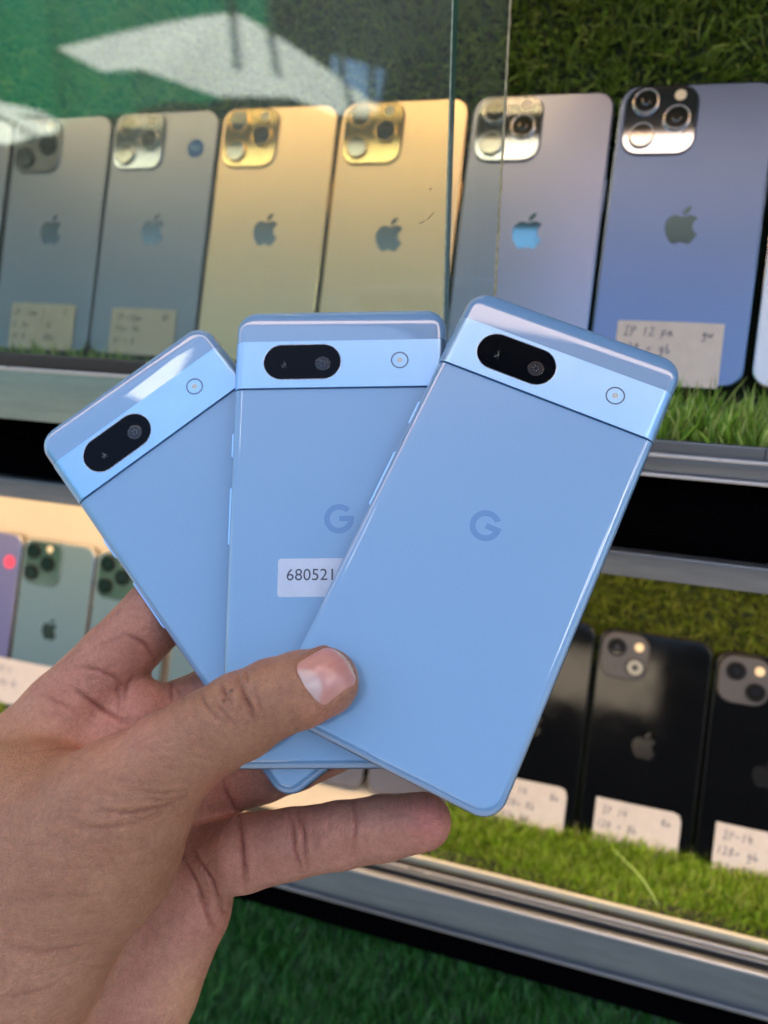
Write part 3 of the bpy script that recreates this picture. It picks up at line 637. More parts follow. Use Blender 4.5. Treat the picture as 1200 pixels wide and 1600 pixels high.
# ------------------------------------------------------------------ artificial turf: real blades
def turf_mat():
    m = N('artificial_grass'); a = m.n('ShaderNodeAttribute', attribute_name='pigment'); m.l(a.outputs['Color'], m.b.inputs['Base Color'])
    m.b.inputs['Roughness'].default_value = .42; m.b.inputs['Specular IOR Level'].default_value = .45
    m.b.inputs['Transmission Weight'].default_value = 0
    t = m.t; tl = t.nodes.new('ShaderNodeBsdfTranslucent'); m.l(a.outputs['Color'], tl.inputs[0]); mx = t.nodes.new('ShaderNodeMixShader'); mx.inputs[0].default_value = .25
    out = t.nodes['Material Output']; m.l(m.b.outputs[0], mx.inputs[1]); m.l(tl.outputs[0], mx.inputs[2]); m.l(mx.outputs[0], out.inputs[0]); return m.m
M['turf'] = turf_mat(); M['turf_base'] = simple('turf_backing', (.02, .035, .012, 1), .9)
def turf(name, n, frame, au, bu, length, width, lean, spread, cols, label, curl=.5, keep=None, seg=3, clump=.02):
    """blades rooted on the rectangle au x bu of a frame (origin, a, b, normal); lean = mean direction added to the normal (a, b)"""
    O, A, B, Nn = [np.array(v, float) for v in frame]
    a = rng.uniform(*au, n); b_ = rng.uniform(*bu, n)
    if keep is not None: k = keep(a, b_); a, b_ = a[k], b_[k]; n = len(a)
    root = O+a[:, None]*A+b_[:, None]*B
    ln = length*rng.uniform(.55, 1.15, n)*(1+.15*np.sin(a/clump+2*np.sin(b_/clump*1.3)))
    da = lean[0]+rng.normal(0, spread, n)+.35*np.sin(a/clump*1.7+b_/clump); db = lean[1]+rng.normal(0, spread, n)+.3*np.cos(b_/clump*1.3-a/clump*.6)
    d0 = Nn+da[:, None]*A*.6+db[:, None]*B*.6; d0 /= np.linalg.norm(d0, axis=1, keepdims=True)
    th = rng.uniform(0, 2*np.pi, n); bend = (np.cos(th)[:, None]*A+np.sin(th)[:, None]*B)*(curl*rng.uniform(.2, 1.2, n))[:, None]+(lean[0]*A+lean[1]*B)*curl
    side = np.cross(d0, rng.normal(size=(n, 3))); side /= np.linalg.norm(side, axis=1, keepdims=True)
    wv = width*rng.uniform(.6, 1.25, n)
    V = np.empty((n, (seg+1)*2, 3)); p = root.copy(); d = d0.copy()
    for s_ in range(seg+1):
        wf = (1, 1, .8, .12)[s_] if seg == 3 else np.interp(s_/seg, [0, .6, 1], [1, .85, .1])
        V[:, 2*s_] = p-side*(wv*wf/2)[:, None]; V[:, 2*s_+1] = p+side*(wv*wf/2)[:, None]
        p = p+d*(ln/seg)[:, None]; d = d+bend/seg*1.4; d /= np.linalg.norm(d, axis=1, keepdims=True)
    F = np.concatenate([np.arange(n)[:, None]*(seg+1)*2+np.array([2*s_, 2*s_+1, 2*s_+3, 2*s_+2]) for s_ in range(seg)])
    cc = np.array(cols); ci = rng.integers(0, len(cc), n); c = cc[ci]*rng.uniform(.7, 1.3, (n, 1))
    C = np.repeat(c[:, None, :], (seg+1)*2, 1)
    V = V.reshape(-1, 3); C = C.reshape(-1, 3)
    # backing sheet
    q = [O+A*au[0]+B*bu[0], O+A*au[1]+B*bu[0], O+A*au[1]+B*bu[1], O+A*au[0]+B*bu[1]]
    nv = len(V); V = np.concatenate([V, q]); C = np.concatenate([C, np.tile([.02, .035, .012], (4, 1))])
    F = np.concatenate([F, [[nv, nv+1, nv+2, nv+3]]]); mi = np.zeros(len(F)); mi[-1] = 1
    o = np_mesh(name, V, F, [M['turf'], M['turf_base']], False, None, C, mi)
    return tag(o, label, 'artificial grass', 'mats of artificial grass', 'stuff')
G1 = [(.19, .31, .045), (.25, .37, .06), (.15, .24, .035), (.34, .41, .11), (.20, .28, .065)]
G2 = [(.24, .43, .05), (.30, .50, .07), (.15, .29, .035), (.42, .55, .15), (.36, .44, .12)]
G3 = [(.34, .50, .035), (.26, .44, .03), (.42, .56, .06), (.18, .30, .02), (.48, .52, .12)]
G4 = [(.009, .085, .008), (.016, .125, .012), (.006, .04, .006), (.035, .17, .025)]
fu = lambda D, c: (tuple(Vector((0, D, 0))+UN*c), UX, UU, UN)
clear_top = lambda a, b: (b > .060) | ((np.abs(((a-.0664) % .0806)-.0403) > .034))
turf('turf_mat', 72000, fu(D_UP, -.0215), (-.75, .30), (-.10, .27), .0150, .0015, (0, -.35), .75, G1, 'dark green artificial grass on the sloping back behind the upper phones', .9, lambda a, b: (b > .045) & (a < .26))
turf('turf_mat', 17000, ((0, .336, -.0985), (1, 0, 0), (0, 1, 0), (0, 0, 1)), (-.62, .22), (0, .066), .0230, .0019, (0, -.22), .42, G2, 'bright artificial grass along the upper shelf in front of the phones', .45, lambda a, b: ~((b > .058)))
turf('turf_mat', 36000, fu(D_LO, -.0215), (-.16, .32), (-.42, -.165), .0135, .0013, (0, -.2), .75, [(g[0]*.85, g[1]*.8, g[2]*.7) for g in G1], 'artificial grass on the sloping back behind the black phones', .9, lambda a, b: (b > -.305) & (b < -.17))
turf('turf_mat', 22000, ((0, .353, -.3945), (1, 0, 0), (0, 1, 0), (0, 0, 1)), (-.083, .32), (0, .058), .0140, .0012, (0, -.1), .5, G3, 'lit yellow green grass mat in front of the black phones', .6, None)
turf('turf_mat', 9000, ((0, .353, -.3945), (1, 0, 0), (0, 1, 0), (0, 0, 1)), (-.75, -.47), (0, .058), .0140, .0012, (0, -.1), .5, G3, 'small grass patch at the left end of the lower shelf', .6, None)
turf('turf_apron', 70000, ((0, .349, -.441), (1, 0, 0), (0, 0, -1), (0, -1, 0)), (-.45, .40), (0, .34), .0180, .0011, (.15, .55), .55, G4, 'deep green artificial grass covering the front of the counter below the case', .8, None)

# one long loose blade lying on the lower grass
P_ = [(.0330, .390, -.3770), (.0400, .3800, -.3745), (.0500, .3690, -.3745), (.0560, .3600, -.3760), (.0600, .3545, -.3790)]
L = []
for k, p in enumerate(P_): wv_ = (.0004, .0006, .0007, .0006, .0002)[k]; L += [(p[0]-wv_*.7, p[1]-wv_*.7, p[2]), (p[0], p[1], p[2]+.0004), (p[0]+wv_*.7, p[1]+wv_*.7, p[2])]
m = MB(); m.add(L, [(3*k+i, 3*k+i+1, 3*k+i+4, 3*k+i+3) for k in range(4) for i in (0, 1)], 0, True)
tag(m.build('loose_blade', simple('pale_grass_blade', (.34, .48, .12, 1), .45)), 'single long pale plastic grass blade lying loose in front of the black phones', 'grass blade')

# ------------------------------------------------------------------ the place behind the photographer, plus sheets added for reflections (it shows in the glass and on the glossy backs)
def plain(name, mat, pts, faces, kind=None, label=None, cat=None, group=None, smooth=False):
    mb = MB(); mb.add(pts, faces, 0, smooth); o = mb.build(name, mat); return tag(o, label, cat, group, kind)
gm = N('dusty_ground'); no = gm.noise(3, 6, .6); r_ = gm.ramp(no.outputs[0], [(.3, (.055, .05, .047)), (.7, (.09, .084, .078))]); gm.l(r_.outputs[0], gm.b.inputs['Base Color']); gm.b.inputs['Roughness'].default_value = .9
plain('ground', gm.m, [(-80, -80, -1.35), (80, -80, -1.35), (80, 80, -1.35), (-80, 80, -1.35)], [(0, 1, 2, 3)], 'structure')

def fabric(name, col, trans=.45):
    m = N(name); t = m.t; b = m.b; b.inputs['Base Color'].default_value = col; b.inputs['Roughness'].default_value = .8
    tl = t.nodes.new('ShaderNodeBsdfTranslucent'); tl.inputs[0].default_value = col; mx = t.nodes.new('ShaderNodeMixShader'); mx.inputs[0].default_value = trans
    out = t.nodes['Material Output']; m.l(b.outputs[0], mx.inputs[1]); m.l(tl.outputs[0], mx.inputs[2]); m.l(mx.outputs[0], out.inputs[0]); return m.m
M['white_cloth'] = fabric('white_canvas', (.95, .97, .92, 1), .5); M['green_cloth'] = fabric('emerald_tarpaulin', (.008, .38, .19, 1), .6)
M['beige_cloth'] = fabric('beige_canvas', (.92, .70, .60, 1), .9); M['dark_cloth'] = simple('brown_canvas', (.22, .15, .12, 1), .9)
M['hood'] = simple('dark_teal_paint', (.03, .042, .046, 1), .7); M['sheeting'] = fabric('cream_sheeting', (.90, .76, .58, 1), .55); M['pole'] = simple('dark_painted_pole', (.05, .045, .04, 1), .5); M['sky_cloth'] = fabric('pale_blue_sky', (.35, .55, .9, 1), .4)
# added unseen: high roof with a sun slot, and a hood shaped for reflections
def group_of(name, loc, label, cat):
    root = empty(name, Matrix.Translation(loc), label, cat); bpy.context.view_layer.update(); iv = root.matrix_world.inverted()
    def add(mb, nm, mt): o = mb.build(nm, mt); o.parent = root; o.matrix_parent_inverse = iv
    return add
rp = group_of('shade_roof', (0, -.85, 2.83), 'unseen dark roof added high above the display case for shade', 'canopy')
m = MB(); m.box((-2.3, -.85, 2.83), (1.6, -.549, 2.86)); rp(m, 'roof_sheet', M['dark_cloth'])
m = MB(); m.box((-2.3, -.440, 2.83), (1.6, 2.6, 2.86)); rp(m, 'roof_sheet', M['dark_cloth'])  # slot left between the sheets so sun lights the cloth strip
for x in (-2.2, 1.5):
    m = MB(); m.box((x-.03, -.80, -1.35), (x+.03, -.74, 2.83)); rp(m, 'post', M['pole'])
hp = group_of('reflection_hood', (0, .05, .40), 'unseen hood added over the case, beige strip and dark batten for reflections', 'canopy')
m = MB(); m.box((-1.3, .118, .468), (.75, .33, .478)); hp(m, 'hood_board', M['hood'])
V = []; nx = 120
for k in range(nx+1):
    x = -1.3+2.05*k/nx
    for j in range(5): V.append((x, .122-.122*j/4, .466+.050*j/4+.003*math.sin(x*19)*math.sin(math.pi*j/4)))
m = MB(); m.add(V, [(5*k+j, 5*k+5+j, 5*k+6+j, 5*k+1+j) for k in range(nx) for j in range(4)], 0, True); hp(m, 'cloth_strip', M['beige_cloth'])
m = MB(); m.add([(-1.3, .0, .442), (-.02, .0, .442), (.05, .0, .398), (.75, .0, .398), (.75, .0, .516), (-1.3, .0, .516), (-1.3, .008, .442), (-.02, .008, .442), (.05, .008, .398), (.75, .008, .398), (.75, .008, .516), (-1.3, .008, .516)],
  [(0, 1, 2, 3, 4, 5), (11, 10, 9, 8, 7, 6), (0, 6, 7, 1), (1, 7, 8, 2), (2, 8, 9, 3), (3, 9, 10, 4), (4, 10, 11, 5), (5, 11, 6, 0)]); hp(m, 'batten', M['hood'])  # added dark strip, lower at right to darken one logo's reflection
# parasols across the lane
def parasol(cx, cy, cz, rim, drop, tilt, label, mat, n=8, pole=True, rot=0):
    root = empty('parasol', Matrix.Translation((cx, cy, -1.35)), label, 'parasol', 'parasols across the lane')
    h = cz+1.35; V = [(0, 0, h)]; ns = 6
    T = Matrix.Rotation(tilt[0], 3, 'X') @ Matrix.Rotation(tilt[1], 3, 'Y')
    rings = []
    for j in range(1, 7):
        t = j/6
        for i in range(n*ns):
            a = 2*math.pi*i/(n*ns)+rot; u = abs(((i/ns) % 1)-.5)*2
            rr = rim*t*(.90+.10*u**1.5) ; z = -drop*t**1.15-.06*rim*(1-u)*t*t
            p = T @ Vector((rr*math.cos(a), rr*math.sin(a), z)); V.append((p.x, p.y, h+p.z))
    N_ = n*ns; F = [(0, 1+i, 1+(i+1) % N_) for i in range(N_)]
    for j in range(5): F += [(1+j*N_+i, 1+(j+1)*N_+i, 1+(j+1)*N_+(i+1) % N_, 1+j*N_+(i+1) % N_) for i in range(N_)]
    m = MB(); m.add(V, F, 0, True); m.build('canopy', mat, root)
    for i in range(n):
        a = 2*math.pi*i/n+rot; m = MB(); p = T @ Vector((rim*math.cos(a), rim*math.sin(a), -drop)); d = Vector((p.x, p.y, p.z-.01)); s_ = Vector((-math.sin(a), math.cos(a), 0))*.008
        m.add([tuple(Vector((0, 0, h-.02))+s_), tuple(Vector((0, 0, h-.02))-s_), tuple(Vector((0, 0, h))+d-s_), tuple(Vector((0, 0, h))+d+s_), (0, 0, h-.05), (d.x, d.y, h+d.z-.02)], [(0, 3, 5, 4), (1, 4, 5, 2), (0, 1, 2, 3)]); m.build('rib', M['pole'], root)
    if pole:
        m = MB(); m.loft([circ(.02, 0, 12), circ(.02, h, 12)], cap1=True); m.build('pole', M['pole'], root)
    return root
parasol(-2.36, -4.0, 1.13, .98, .34, (R(-6), R(12)), 'white market parasol across the lane, mirrored in the front glass', M['white_cloth'])
parasol(-4.95, -4.6, .86, .62, .20, (0, R(-8)), 'second white parasol at the left, mirrored low in the front glass', M['white_cloth'])
M['bright_cloth'] = fabric('thin_white_canvas', (.96, .97, .98, 1), .95)
ab = plain('reflector_sheet', M['bright_cloth'], [(-1.7, -5.14, 6.0), (-2.17, -4.99, 6.0), (-1.82, -4.09, 6.0), (-1.39, -4.23, 6.0)], [(0, 1, 2, 3)], None, 'white rectangular awning added high at the left for the glare on the back phone', 'reflector')  # unseen sheet added to put a glare patch on the back phone
for az0, az1, lab in ((30, 37, 'farthest of three unseen white sheets added for edge glints'), (42, 52, 'middle one of three unseen white sheets added for edge glints'), (60, 72, 'nearest of three unseen white sheets added for edge glints')):
    q = [(.07+d*math.sin(R(a_)), .2-d*math.cos(R(a_)), 1.9) for d, a_ in ((1.9, az0), (3.0, az0), (3.0, az1), (1.9, az1))]
    plain('reflector_sheet', M['bright_cloth'], q, [(0, 1, 2, 3)], None, lab, 'reflector', 'unseen white sheets added for edge glints')  # unseen, added to streak the held phones' edges with glints
# green tarpaulin hung behind the parasols, with folds
V = []; nx, nz = 90, 16
for k in range(nx+1):
    x = -11.0+8.0*k/nx; zb = .86+.10*math.sin(x*1.3)+(.35 if x > -3.6 else 0)*(x+3.6)
    for j in range(nz+1):
        t = j/nz; V.append((x+.1*t*math.sin(x*2), -5.9+.10*math.sin(x*7.3)*(1-.5*t)+.05*math.sin(x*17+2*t), zb+(2.7-zb)*t))
m = MB(); m.add(V, [(k*(nz+1)+j, (k+1)*(nz+1)+j, (k+1)*(nz+1)+j+1, k*(nz+1)+j+1) for k in range(nx) for j in range(nz)], 0, True)
tag(m.build('tarpaulin', M['green_cloth']), 'emerald green tarpaulin hung across the lane, mirrored in the front glass', 'tarpaulin')
for (x, y), pl in zip(((-2.33, -3.9), (-2.12, -3.95), (-1.78, -4.2), (-1.62, -4.3)), ('thin dark pole nearest the white parasol pole', 'second thin dark pole, right of the parasol pole', 'thin dark pole at the left edge of the blue sky patch', 'rightmost thin dark pole, crossing the blue sky patch')):
    m = MB(); m.loft([circ(.022, -1.35, 10, x, y), circ(.022, 2.6, 10, x, y)], cap0=True); tag(m.build('pole', M['pole']), pl, 'pole', 'dark poles across the lane')
tag(plain('cloth', M['sky_cloth'], [(-1.98, -4.5, .66), (-1.66, -4.5, .60), (-1.60, -4.5, .88), (-1.95, -4.5, .98)], [(3, 2, 1, 0)]), 'pale blue sheet added as the sky seen between the dark poles', 'cloth')  # sheet standing in for a gap of blue sky
m = MB(); m.box((-14, -7.2, -1.35), (14, -6.8, 1.9)); tag(m.build('opposite_stall', simple('shaded_brown_boards', (.07, .055, .045, 1), .8, colvar=.3, smudge_scale=1.5)), 'long dark stall across the lane behind the parasols', 'stall')
m = MB(); m.add([(-.32, -4.1, .57), (.47, -4.1, .57), (.47, -3.85, .86), (-.32, -3.85, .86)], [(0, 1, 2, 3)]); m.add([(-.32, -4.1, .70), (.47, -4.1, .70), (.47, -4.1, .715), (-.32, -4.1, .715)], [(0, 1, 2, 3)]); tag(m.build('sheeting', M['sheeting']), 'added cream cloth banner across the lane, mirrored in the black phones', 'sheeting')  # added as the pale source of the band on the black backs

# ------------------------------------------------------------------ the hand
# joints are given as (x, y, depth, radius): x and y in the 1600 px high frame of a viewer at the origin, depth and radius in mm
def J(x, y, d, r): return np.array([(x-600)/1155*d, (800-y)/1155*d, d, r])
def to_world(P): return np.stack([P[..., 0], P[..., 1], P[..., 2]], -1)/1000 @ CAM
PR = [  # (chain of joints, blend mm, skin kind)
 ([J(505,1067,211.5,10.0), J(470,1078,211.0,10.8), J(425,1092,212,11.2), J(375,1118,213.5,12.6), J(330,1143,215.5,12.6), J(265,1187,219,14.5), J(190,1262,223,19.5)], 3.0, 0),
 ([J(190,1262,223,19.5), J(150,1330,226,23), J(70,1420,229,27), J(0,1500,232,30)], 8, 0),
 ([J(150,1330,226,23), J(40,1290,236,26), J(-20,1400,244,30)], 9, 0),
 ([J(0,1500,232,30), J(-40,1640,238,34), J(-90,1900,250,34)], 9, 0),
 ([J(-20,1400,244,30), J(-60,1560,246,34), J(-120,1900,258,34)], 9, 0),
 # palm plate
 ([J(105,1120,262,15.5), J(-10,1250,256,22), J(-60,1400,250,26)], 8, 1),
 ([J(195,1150,264,14.5), J(150,1250,262,19), J(80,1450,256,24)], 8, 1),
 ([J(275,1235,266,13.5), J(230,1330,262,17), J(160,1500,256,22)], 8, 1),
 ([J(318,1330,258,13.5), J(286,1420,255,16), J(225,1540,252,18.5), J(155,1680,250,23), J(30,1850,252,29)], 8, 1),
 ([J(222,1112,262,11.8), J(190,1160,262,14)], 5, 1),
 # index finger, goes behind the fan
 ([J(105,1115,262,15.2), J(178,1030,263,13.0), J(245,960,265,12.2), J(320,905,268,11.2), J(395,880,271,10.0)], 3.5, 1),
 # middle
 ([J(205,1150,265,12.5), J(285,1108,268,10.8), J(345,1080,270,10.6), J(450,1040,275,10.2), J(520,1030,279,9.2)], 3.0, 1),
 # ring
 ([J(285,1262,265,12), J(350,1224,264,11), J(410,1206,263,10.8), J(460,1187,262,10.4), J(560,1150,263,9.4)], 3.0, 1),
 # little finger
 ([J(318,1345,256,13), J(382,1332,246,12.2), J(455,1318,242,10.9), J(530,1305,238,10.5), J(600,1293,234,9.7), J(662,1283,230,8.6)], 3.0, 1),
]
def cap(P, a, b):
    pa = P-a[:3]; ba = (b-a)[:3]; L = (ba*ba).sum(); h = np.clip(pa@ba/L, 0, 1).astype(np.float32)
    q = pa-h[:, None]*ba
    return np.sqrt((q*q).sum(1))-(a[3]+(b[3]-a[3])*h)
def chain(P, js):
    d = None
    for a, b in zip(js[:-1], js[1:]):
        c = cap(P, a.astype(np.float32), b.astype(np.float32)); d = c if d is None else smin(d, c, 1.5)
    return d
def smin(a, b, k):
    h = np.maximum(k-np.abs(a-b), 0)/k; return np.minimum(a, b)-h*h*k*.25
def sdf(P, want=False):
    P = P.astype(np.float32); D = [chain(P, js) for js, k, s_ in PR]; d = D[0]
    for (js, k, s_), c in zip(PR[1:], D[1:]): d = smin(d, c, k)
    # flatten the nail bed a little
    if want: return d, D
    return d
def surface_nets(f, lo, hi, h):
    lo = np.array(lo, float); n = np.ceil((np.array(hi)-lo)/h).astype(int)+1; n = ((n+3)//4)*4+1
    cs = 4; nc = (n-1)//cs+1
    ax = [lo[i]+np.arange(nc[i])*h*cs for i in range(3)]
    G = np.stack(np.meshgrid(*ax, indexing='ij'), -1).reshape(-1, 3); C = np.concatenate([f(g) for g in np.array_split(G, max(1, len(G)//200000))]).reshape(nc)
    idx = [np.minimum((np.arange(n[i])+cs//2)//cs, nc[i]-1) for i in range(3)]
    F = C[np.ix_(*idx)].astype(np.float32); near = np.abs(F) < h*cs*1.6
    I = np.argwhere(near); P = lo+I*h
    F[near] = np.concatenate([f(g) for g in np.array_split(P, max(1, len(P)//200000))])
    s = F < 0
    cub = np.zeros(np.array(F.shape)-1, np.int8)
    for dx in (0, 1):
        for dy in (0, 1):
            for dz in (0, 1): cub += s[dx:F.shape[0]-1+dx, dy:F.shape[1]-1+dy, dz:F.shape[2]-1+dz]
    act = (cub > 0) & (cub < 8); A = np.argwhere(act); vid = -np.ones(act.shape, np.int64); vid[act] = np.arange(len(A))
    acc = np.zeros((len(A), 3)); cnt = np.zeros(len(A))
    cor = [(x, y, z) for x in (0, 1) for y in (0, 1) for z in (0, 1)]
    for a in cor:
        for b in cor:
            if sum(b)-sum(a) == 1 and all(bb >= aa for aa, bb in zip(a, b)):
                fa = F[A[:, 0]+a[0], A[:, 1]+a[1], A[:, 2]+a[2]]; fb = F[A[:, 0]+b[0], A[:, 1]+b[1], A[:, 2]+b[2]]
                m_ = (fa < 0) != (fb < 0); t = np.where(m_, fa/np.where(m_, fa-fb, 1), 0)
                p = np.array(a)+t[:, None]*(np.array(b)-np.array(a)); acc += np.where(m_[:, None], p, 0); cnt += m_
    V = lo+(A+acc/cnt[:, None])*h; Q = []
    for axn in range(3):
        sh = [slice(None)]*3; e0 = [slice(0, F.shape[i]-(1 if i == axn else 0)) for i in range(3)]; e1 = list(e0); e1[axn] = slice(1, F.shape[axn])
        a_, b_ = s[tuple(e0)], s[tuple(e1)]; E = np.argwhere(a_ != b_); fl = a_[E[:, 0], E[:, 1], E[:, 2]]
        u, v = [(1, 2), (2, 0), (0, 1)][axn]; ok = (E[:, u] > 0) & (E[:, v] > 0) & (E[:, u] < F.shape[u]-1) & (E[:, v] < F.shape[v]-1); E = E[ok]; fl = fl[ok]
        def g(du, dv):
            K = E.copy(); K[:, u] -= du; K[:, v] -= dv; return vid[K[:, 0], K[:, 1], K[:, 2]]
        q = np.stack([g(1, 1), g(0, 1), g(0, 0), g(1, 0)], 1); q[~fl] = q[~fl][:, ::-1]; Q.append(q)
    return V, np.concatenate(Q)
def grad(f, P, e=.4):
    g = np.stack([f(P+np.eye(3)[i]*e)-f(P-np.eye(3)[i]*e) for i in range(3)], -1); return g/np.linalg.norm(g, axis=1, keepdims=True)
def trace(px):
    """first hit of the sight lines through the given frame points with the hand"""
    px = np.array(px, float); d = np.stack([(px[:, 0]-600)/1155, (800-px[:, 1])/1155, np.ones(len(px))], -1); d /= np.linalg.norm(d, axis=1, keepdims=True)
    t = np.full(len(px), 170.)
    for _ in range(60): t = t+sdf(d*t[:, None])*.8
    P = d*t[:, None]; return P, np.abs(sdf(P)) < .5
HV, HF = surface_nets(sdf, (-215, -235, 188), (30, -8, 300), .7)
for _ in range(2):
    HV = HV-sdf(HV)[:, None]*grad(sdf, HV)
HN = grad(sdf, HV)
# skin folds: (points, half width mm, depth mm)
FOLDS = [
 ([(372,1060),(380,1085),(392,1108),(398,1125)], .75, .75), ([(345,1068),(352,1085),(360,1098)], .6, .5), ([(385,1052),(388,1066)], .5, .4),
 ([(313,1082),(320,1100),(345,1128)], .6, .45), ([(332,1090),(348,1112),(372,1137)], .55, .35), ([(396,1072),(404,1095),(408,1115)], .6, .3), ([(298,1100),(312,1125)], .5, .25),
 ([(205,1232),(250,1240),(290,1236)], .5, .3), ([(150,1266),(200,1270),(250,1262),(292,1244)], .6, .5), ([(110,1290),(150,1294),(200,1288),(262,1268)], .55, .35), ([(225,1247),(262,1250),(292,1241)], .4, .3), ([(180,1283),(230,1276),(270,1258)], .4, .25),
 ([(40,1352),(110,1356),(190,1350)], .6, .16), ([(60,1398),(130,1400),(190,1392)], .6, .1), ([(150,1213),(210,1222),(280,1224)], .45, .18), ([(100,1200),(160,1210),(200,1222)], .4, .12), ([(0,1475),(60,1488),(120,1480),(165,1462)], .8, .28), ([(0,1560),(50,1552),(100,1532)], .8, .25), ([(10,1520),(60,1522),(130,1500)], .6, .15),
 ([(118,1044),(150,1046),(178,1058),(200,1080)], .7, .45), ([(112,1075),(140,1095),(165,1112),(198,1130)], .8, .9), ([(182,1065),(186,1090),(184,1112)], .7, .5), ([(206,1058),(196,1080),(192,1100)], .7, .5),
 ([(60,1085),(95,1098),(125,1118)], .7, .3), ([(195,990),(225,1005),(242,1030)], .7, .6), ([(150,1010),(190,995),(215,1000)], .6, .25), ([(268,1066),(268,1100)], .6, .6), ([(274,1072),(290,1096)], .5, .4),
 ([(452,1270),(458,1300),(460,1330),(472,1362)], .75, .55), ([(466,1268),(474,1300),(476,1335),(482,1355)], .75, .55), ([(552,1250),(556,1290),(552,1325)], .7, .45),
 ([(372,1268),(376,1310),(380,1350),(384,1392)], .9, .9), ([(300,1330),(330,1372),(348,1420)], .9, .6), ([(278,1330),(305,1375),(330,1440),(348,1462)], .9, .55), ([(345,1215),(356,1245),(371,1268)], .8, .6),
 ([(360,1432),(345,1420)], .6, .4),
 ([(20,1180),(90,1172),(150,1168)], .7, .2), ([(200,1170),(240,1150)], .6, .2), ([(0,1312),(60,1320),(120,1316)], .6, .1)]
FR = random.Random(12)
for cx_, cy_, sx_, sy_, ang, cnt_ in ((150, 1270, 120, 70, 4, 34), (110, 1420, 100, 110, 2, 26), (350, 1110, 60, 35, 62, 18), (250, 1190, 60, 30, 12, 12), (120, 1110, 60, 40, 40, 14), (530, 1300, 70, 30, 85, 12), (300, 1470, 40, 80, 30, 14), (420, 1120, 40, 25, 70, 8), (150, 1020, 45, 40, -30, 10)):
    for _ in range(cnt_):
        x, y = FR.gauss(cx_, sx_*.6), FR.gauss(cy_, sy_*.6); a = R(ang+FR.uniform(-16, 16)); l = FR.uniform(10, 34); c = FR.uniform(-.25, .25)
        FOLDS.append(([(x+l*t*math.cos(a+c*t), y+l*t*math.sin(a+c*t)) for t in (-1, -.5, 0, .5, 1)], FR.uniform(.38, .55), FR.uniform(.05, .15)))
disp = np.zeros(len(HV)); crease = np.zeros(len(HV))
rr_ = random.Random(4)
for pts, wd, dp in FOLDS:
    fine = []
    for a, b in zip(pts[:-1], pts[1:]):
        m_ = max(3, int(math.hypot(b[0]-a[0], b[1]-a[1])/4))
        for k in range(m_): fine.append((a[0]+(b[0]-a[0])*k/m_, a[1]+(b[1]-a[1])*k/m_))
    fine.append(pts[-1]); fine = [(x+rr_.uniform(-.7, .7), y+rr_.uniform(-.7, .7)) for x, y in fine]
    P, ok = trace(fine); P = P[ok]
    if len(P) < 2: continue
    lo, hi = P.min(0)-5, P.max(0)+5; sel = np.where(((HV > lo) & (HV < hi)).all(1))[0]
    best = np.full(len(sel), 1e9); par = np.zeros(len(sel)); n = len(P)-1
    for k in range(n):
        a, b = P[k], P[k+1]
        if np.linalg.norm(b-a) > 6: continue
        ba = b-a; h = np.clip((HV[sel]-a)@ba/(ba@ba+1e-9), 0, 1); d = np.linalg.norm(HV[sel]-a-h[:, None]*ba, axis=1)
        m_ = d < best; best[m_] = d[m_]; par[m_] = (k+h[m_])/n
    env = np.sin(np.pi*np.clip(par, .06, .94))**.5
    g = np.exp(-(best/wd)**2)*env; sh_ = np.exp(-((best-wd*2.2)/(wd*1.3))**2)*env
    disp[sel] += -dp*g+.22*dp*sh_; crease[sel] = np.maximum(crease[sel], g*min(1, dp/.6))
# nail: where the back of the thumb tip is covered by the plate, sink the skin a little and raise a fold round it
NC = J(506, 1050, 200, 0)[:3]
nc, _ = trace([(512, 1047)]); nx_, _ = trace([(548, 1032)]); ny_, _ = trace([(500, 1012)])
n_o = nc[0]; n_n = grad(sdf, nc)[0]; n_u = nx_[0]-n_o; n_u -= n_n*(n_u@n_n); n_u /= np.linalg.norm(n_u); n_v = np.cross(n_n, n_u)
def nail_uv(P): q = P-n_o; return q@n_u, q@n_v, q@n_n
NU0, NU1, NW = -7.6, 7.4, 6.9
def nail_d(u, v):
    """signed distance-like: < 0 inside the nail outline"""
    uc = np.clip(u, NU0+3.6, NU1-3.0); w = np.where(u < NU0+3.6, 3.6, np.where(u > NU1-3.0, 3.0, 0)); hw = NW
    e0 = np.where(u < NU0+3.6, (NU0+3.6-u)/3.6, np.where(u > NU1-3.0, (u-NU1+3.0)/3.0, 0))
    lim = hw*np.sqrt(np.clip(1-np.clip(e0, 0, 1)**2.4, 0, 1))
    return np.maximum(np.abs(v)-lim, np.maximum(NU0-u, u-NU1))
u, v, q_ = nail_uv(HV); near = (q_ > -9) & (np.abs(u) < 16) & (np.abs(v) < 14)
nd = np.where(near, nail_d(u, v), 99)
disp += np.where(nd < 0, -np.clip(-nd*1.1, 0, .7), 0)+.42*np.exp(-((nd-.9)/.9)**2)*near*(u < NU1-1.2)
# soft knuckle wrinkles and muscle unevenness
from mathutils import noise as mn
lowf = np.array([mn.noise(Vector(p)*.045) for p in HV[::1]]) if len(HV) < 260000 else np.zeros(len(HV))
HV2 = HV+HN*(disp+.55*lowf)[:, None]
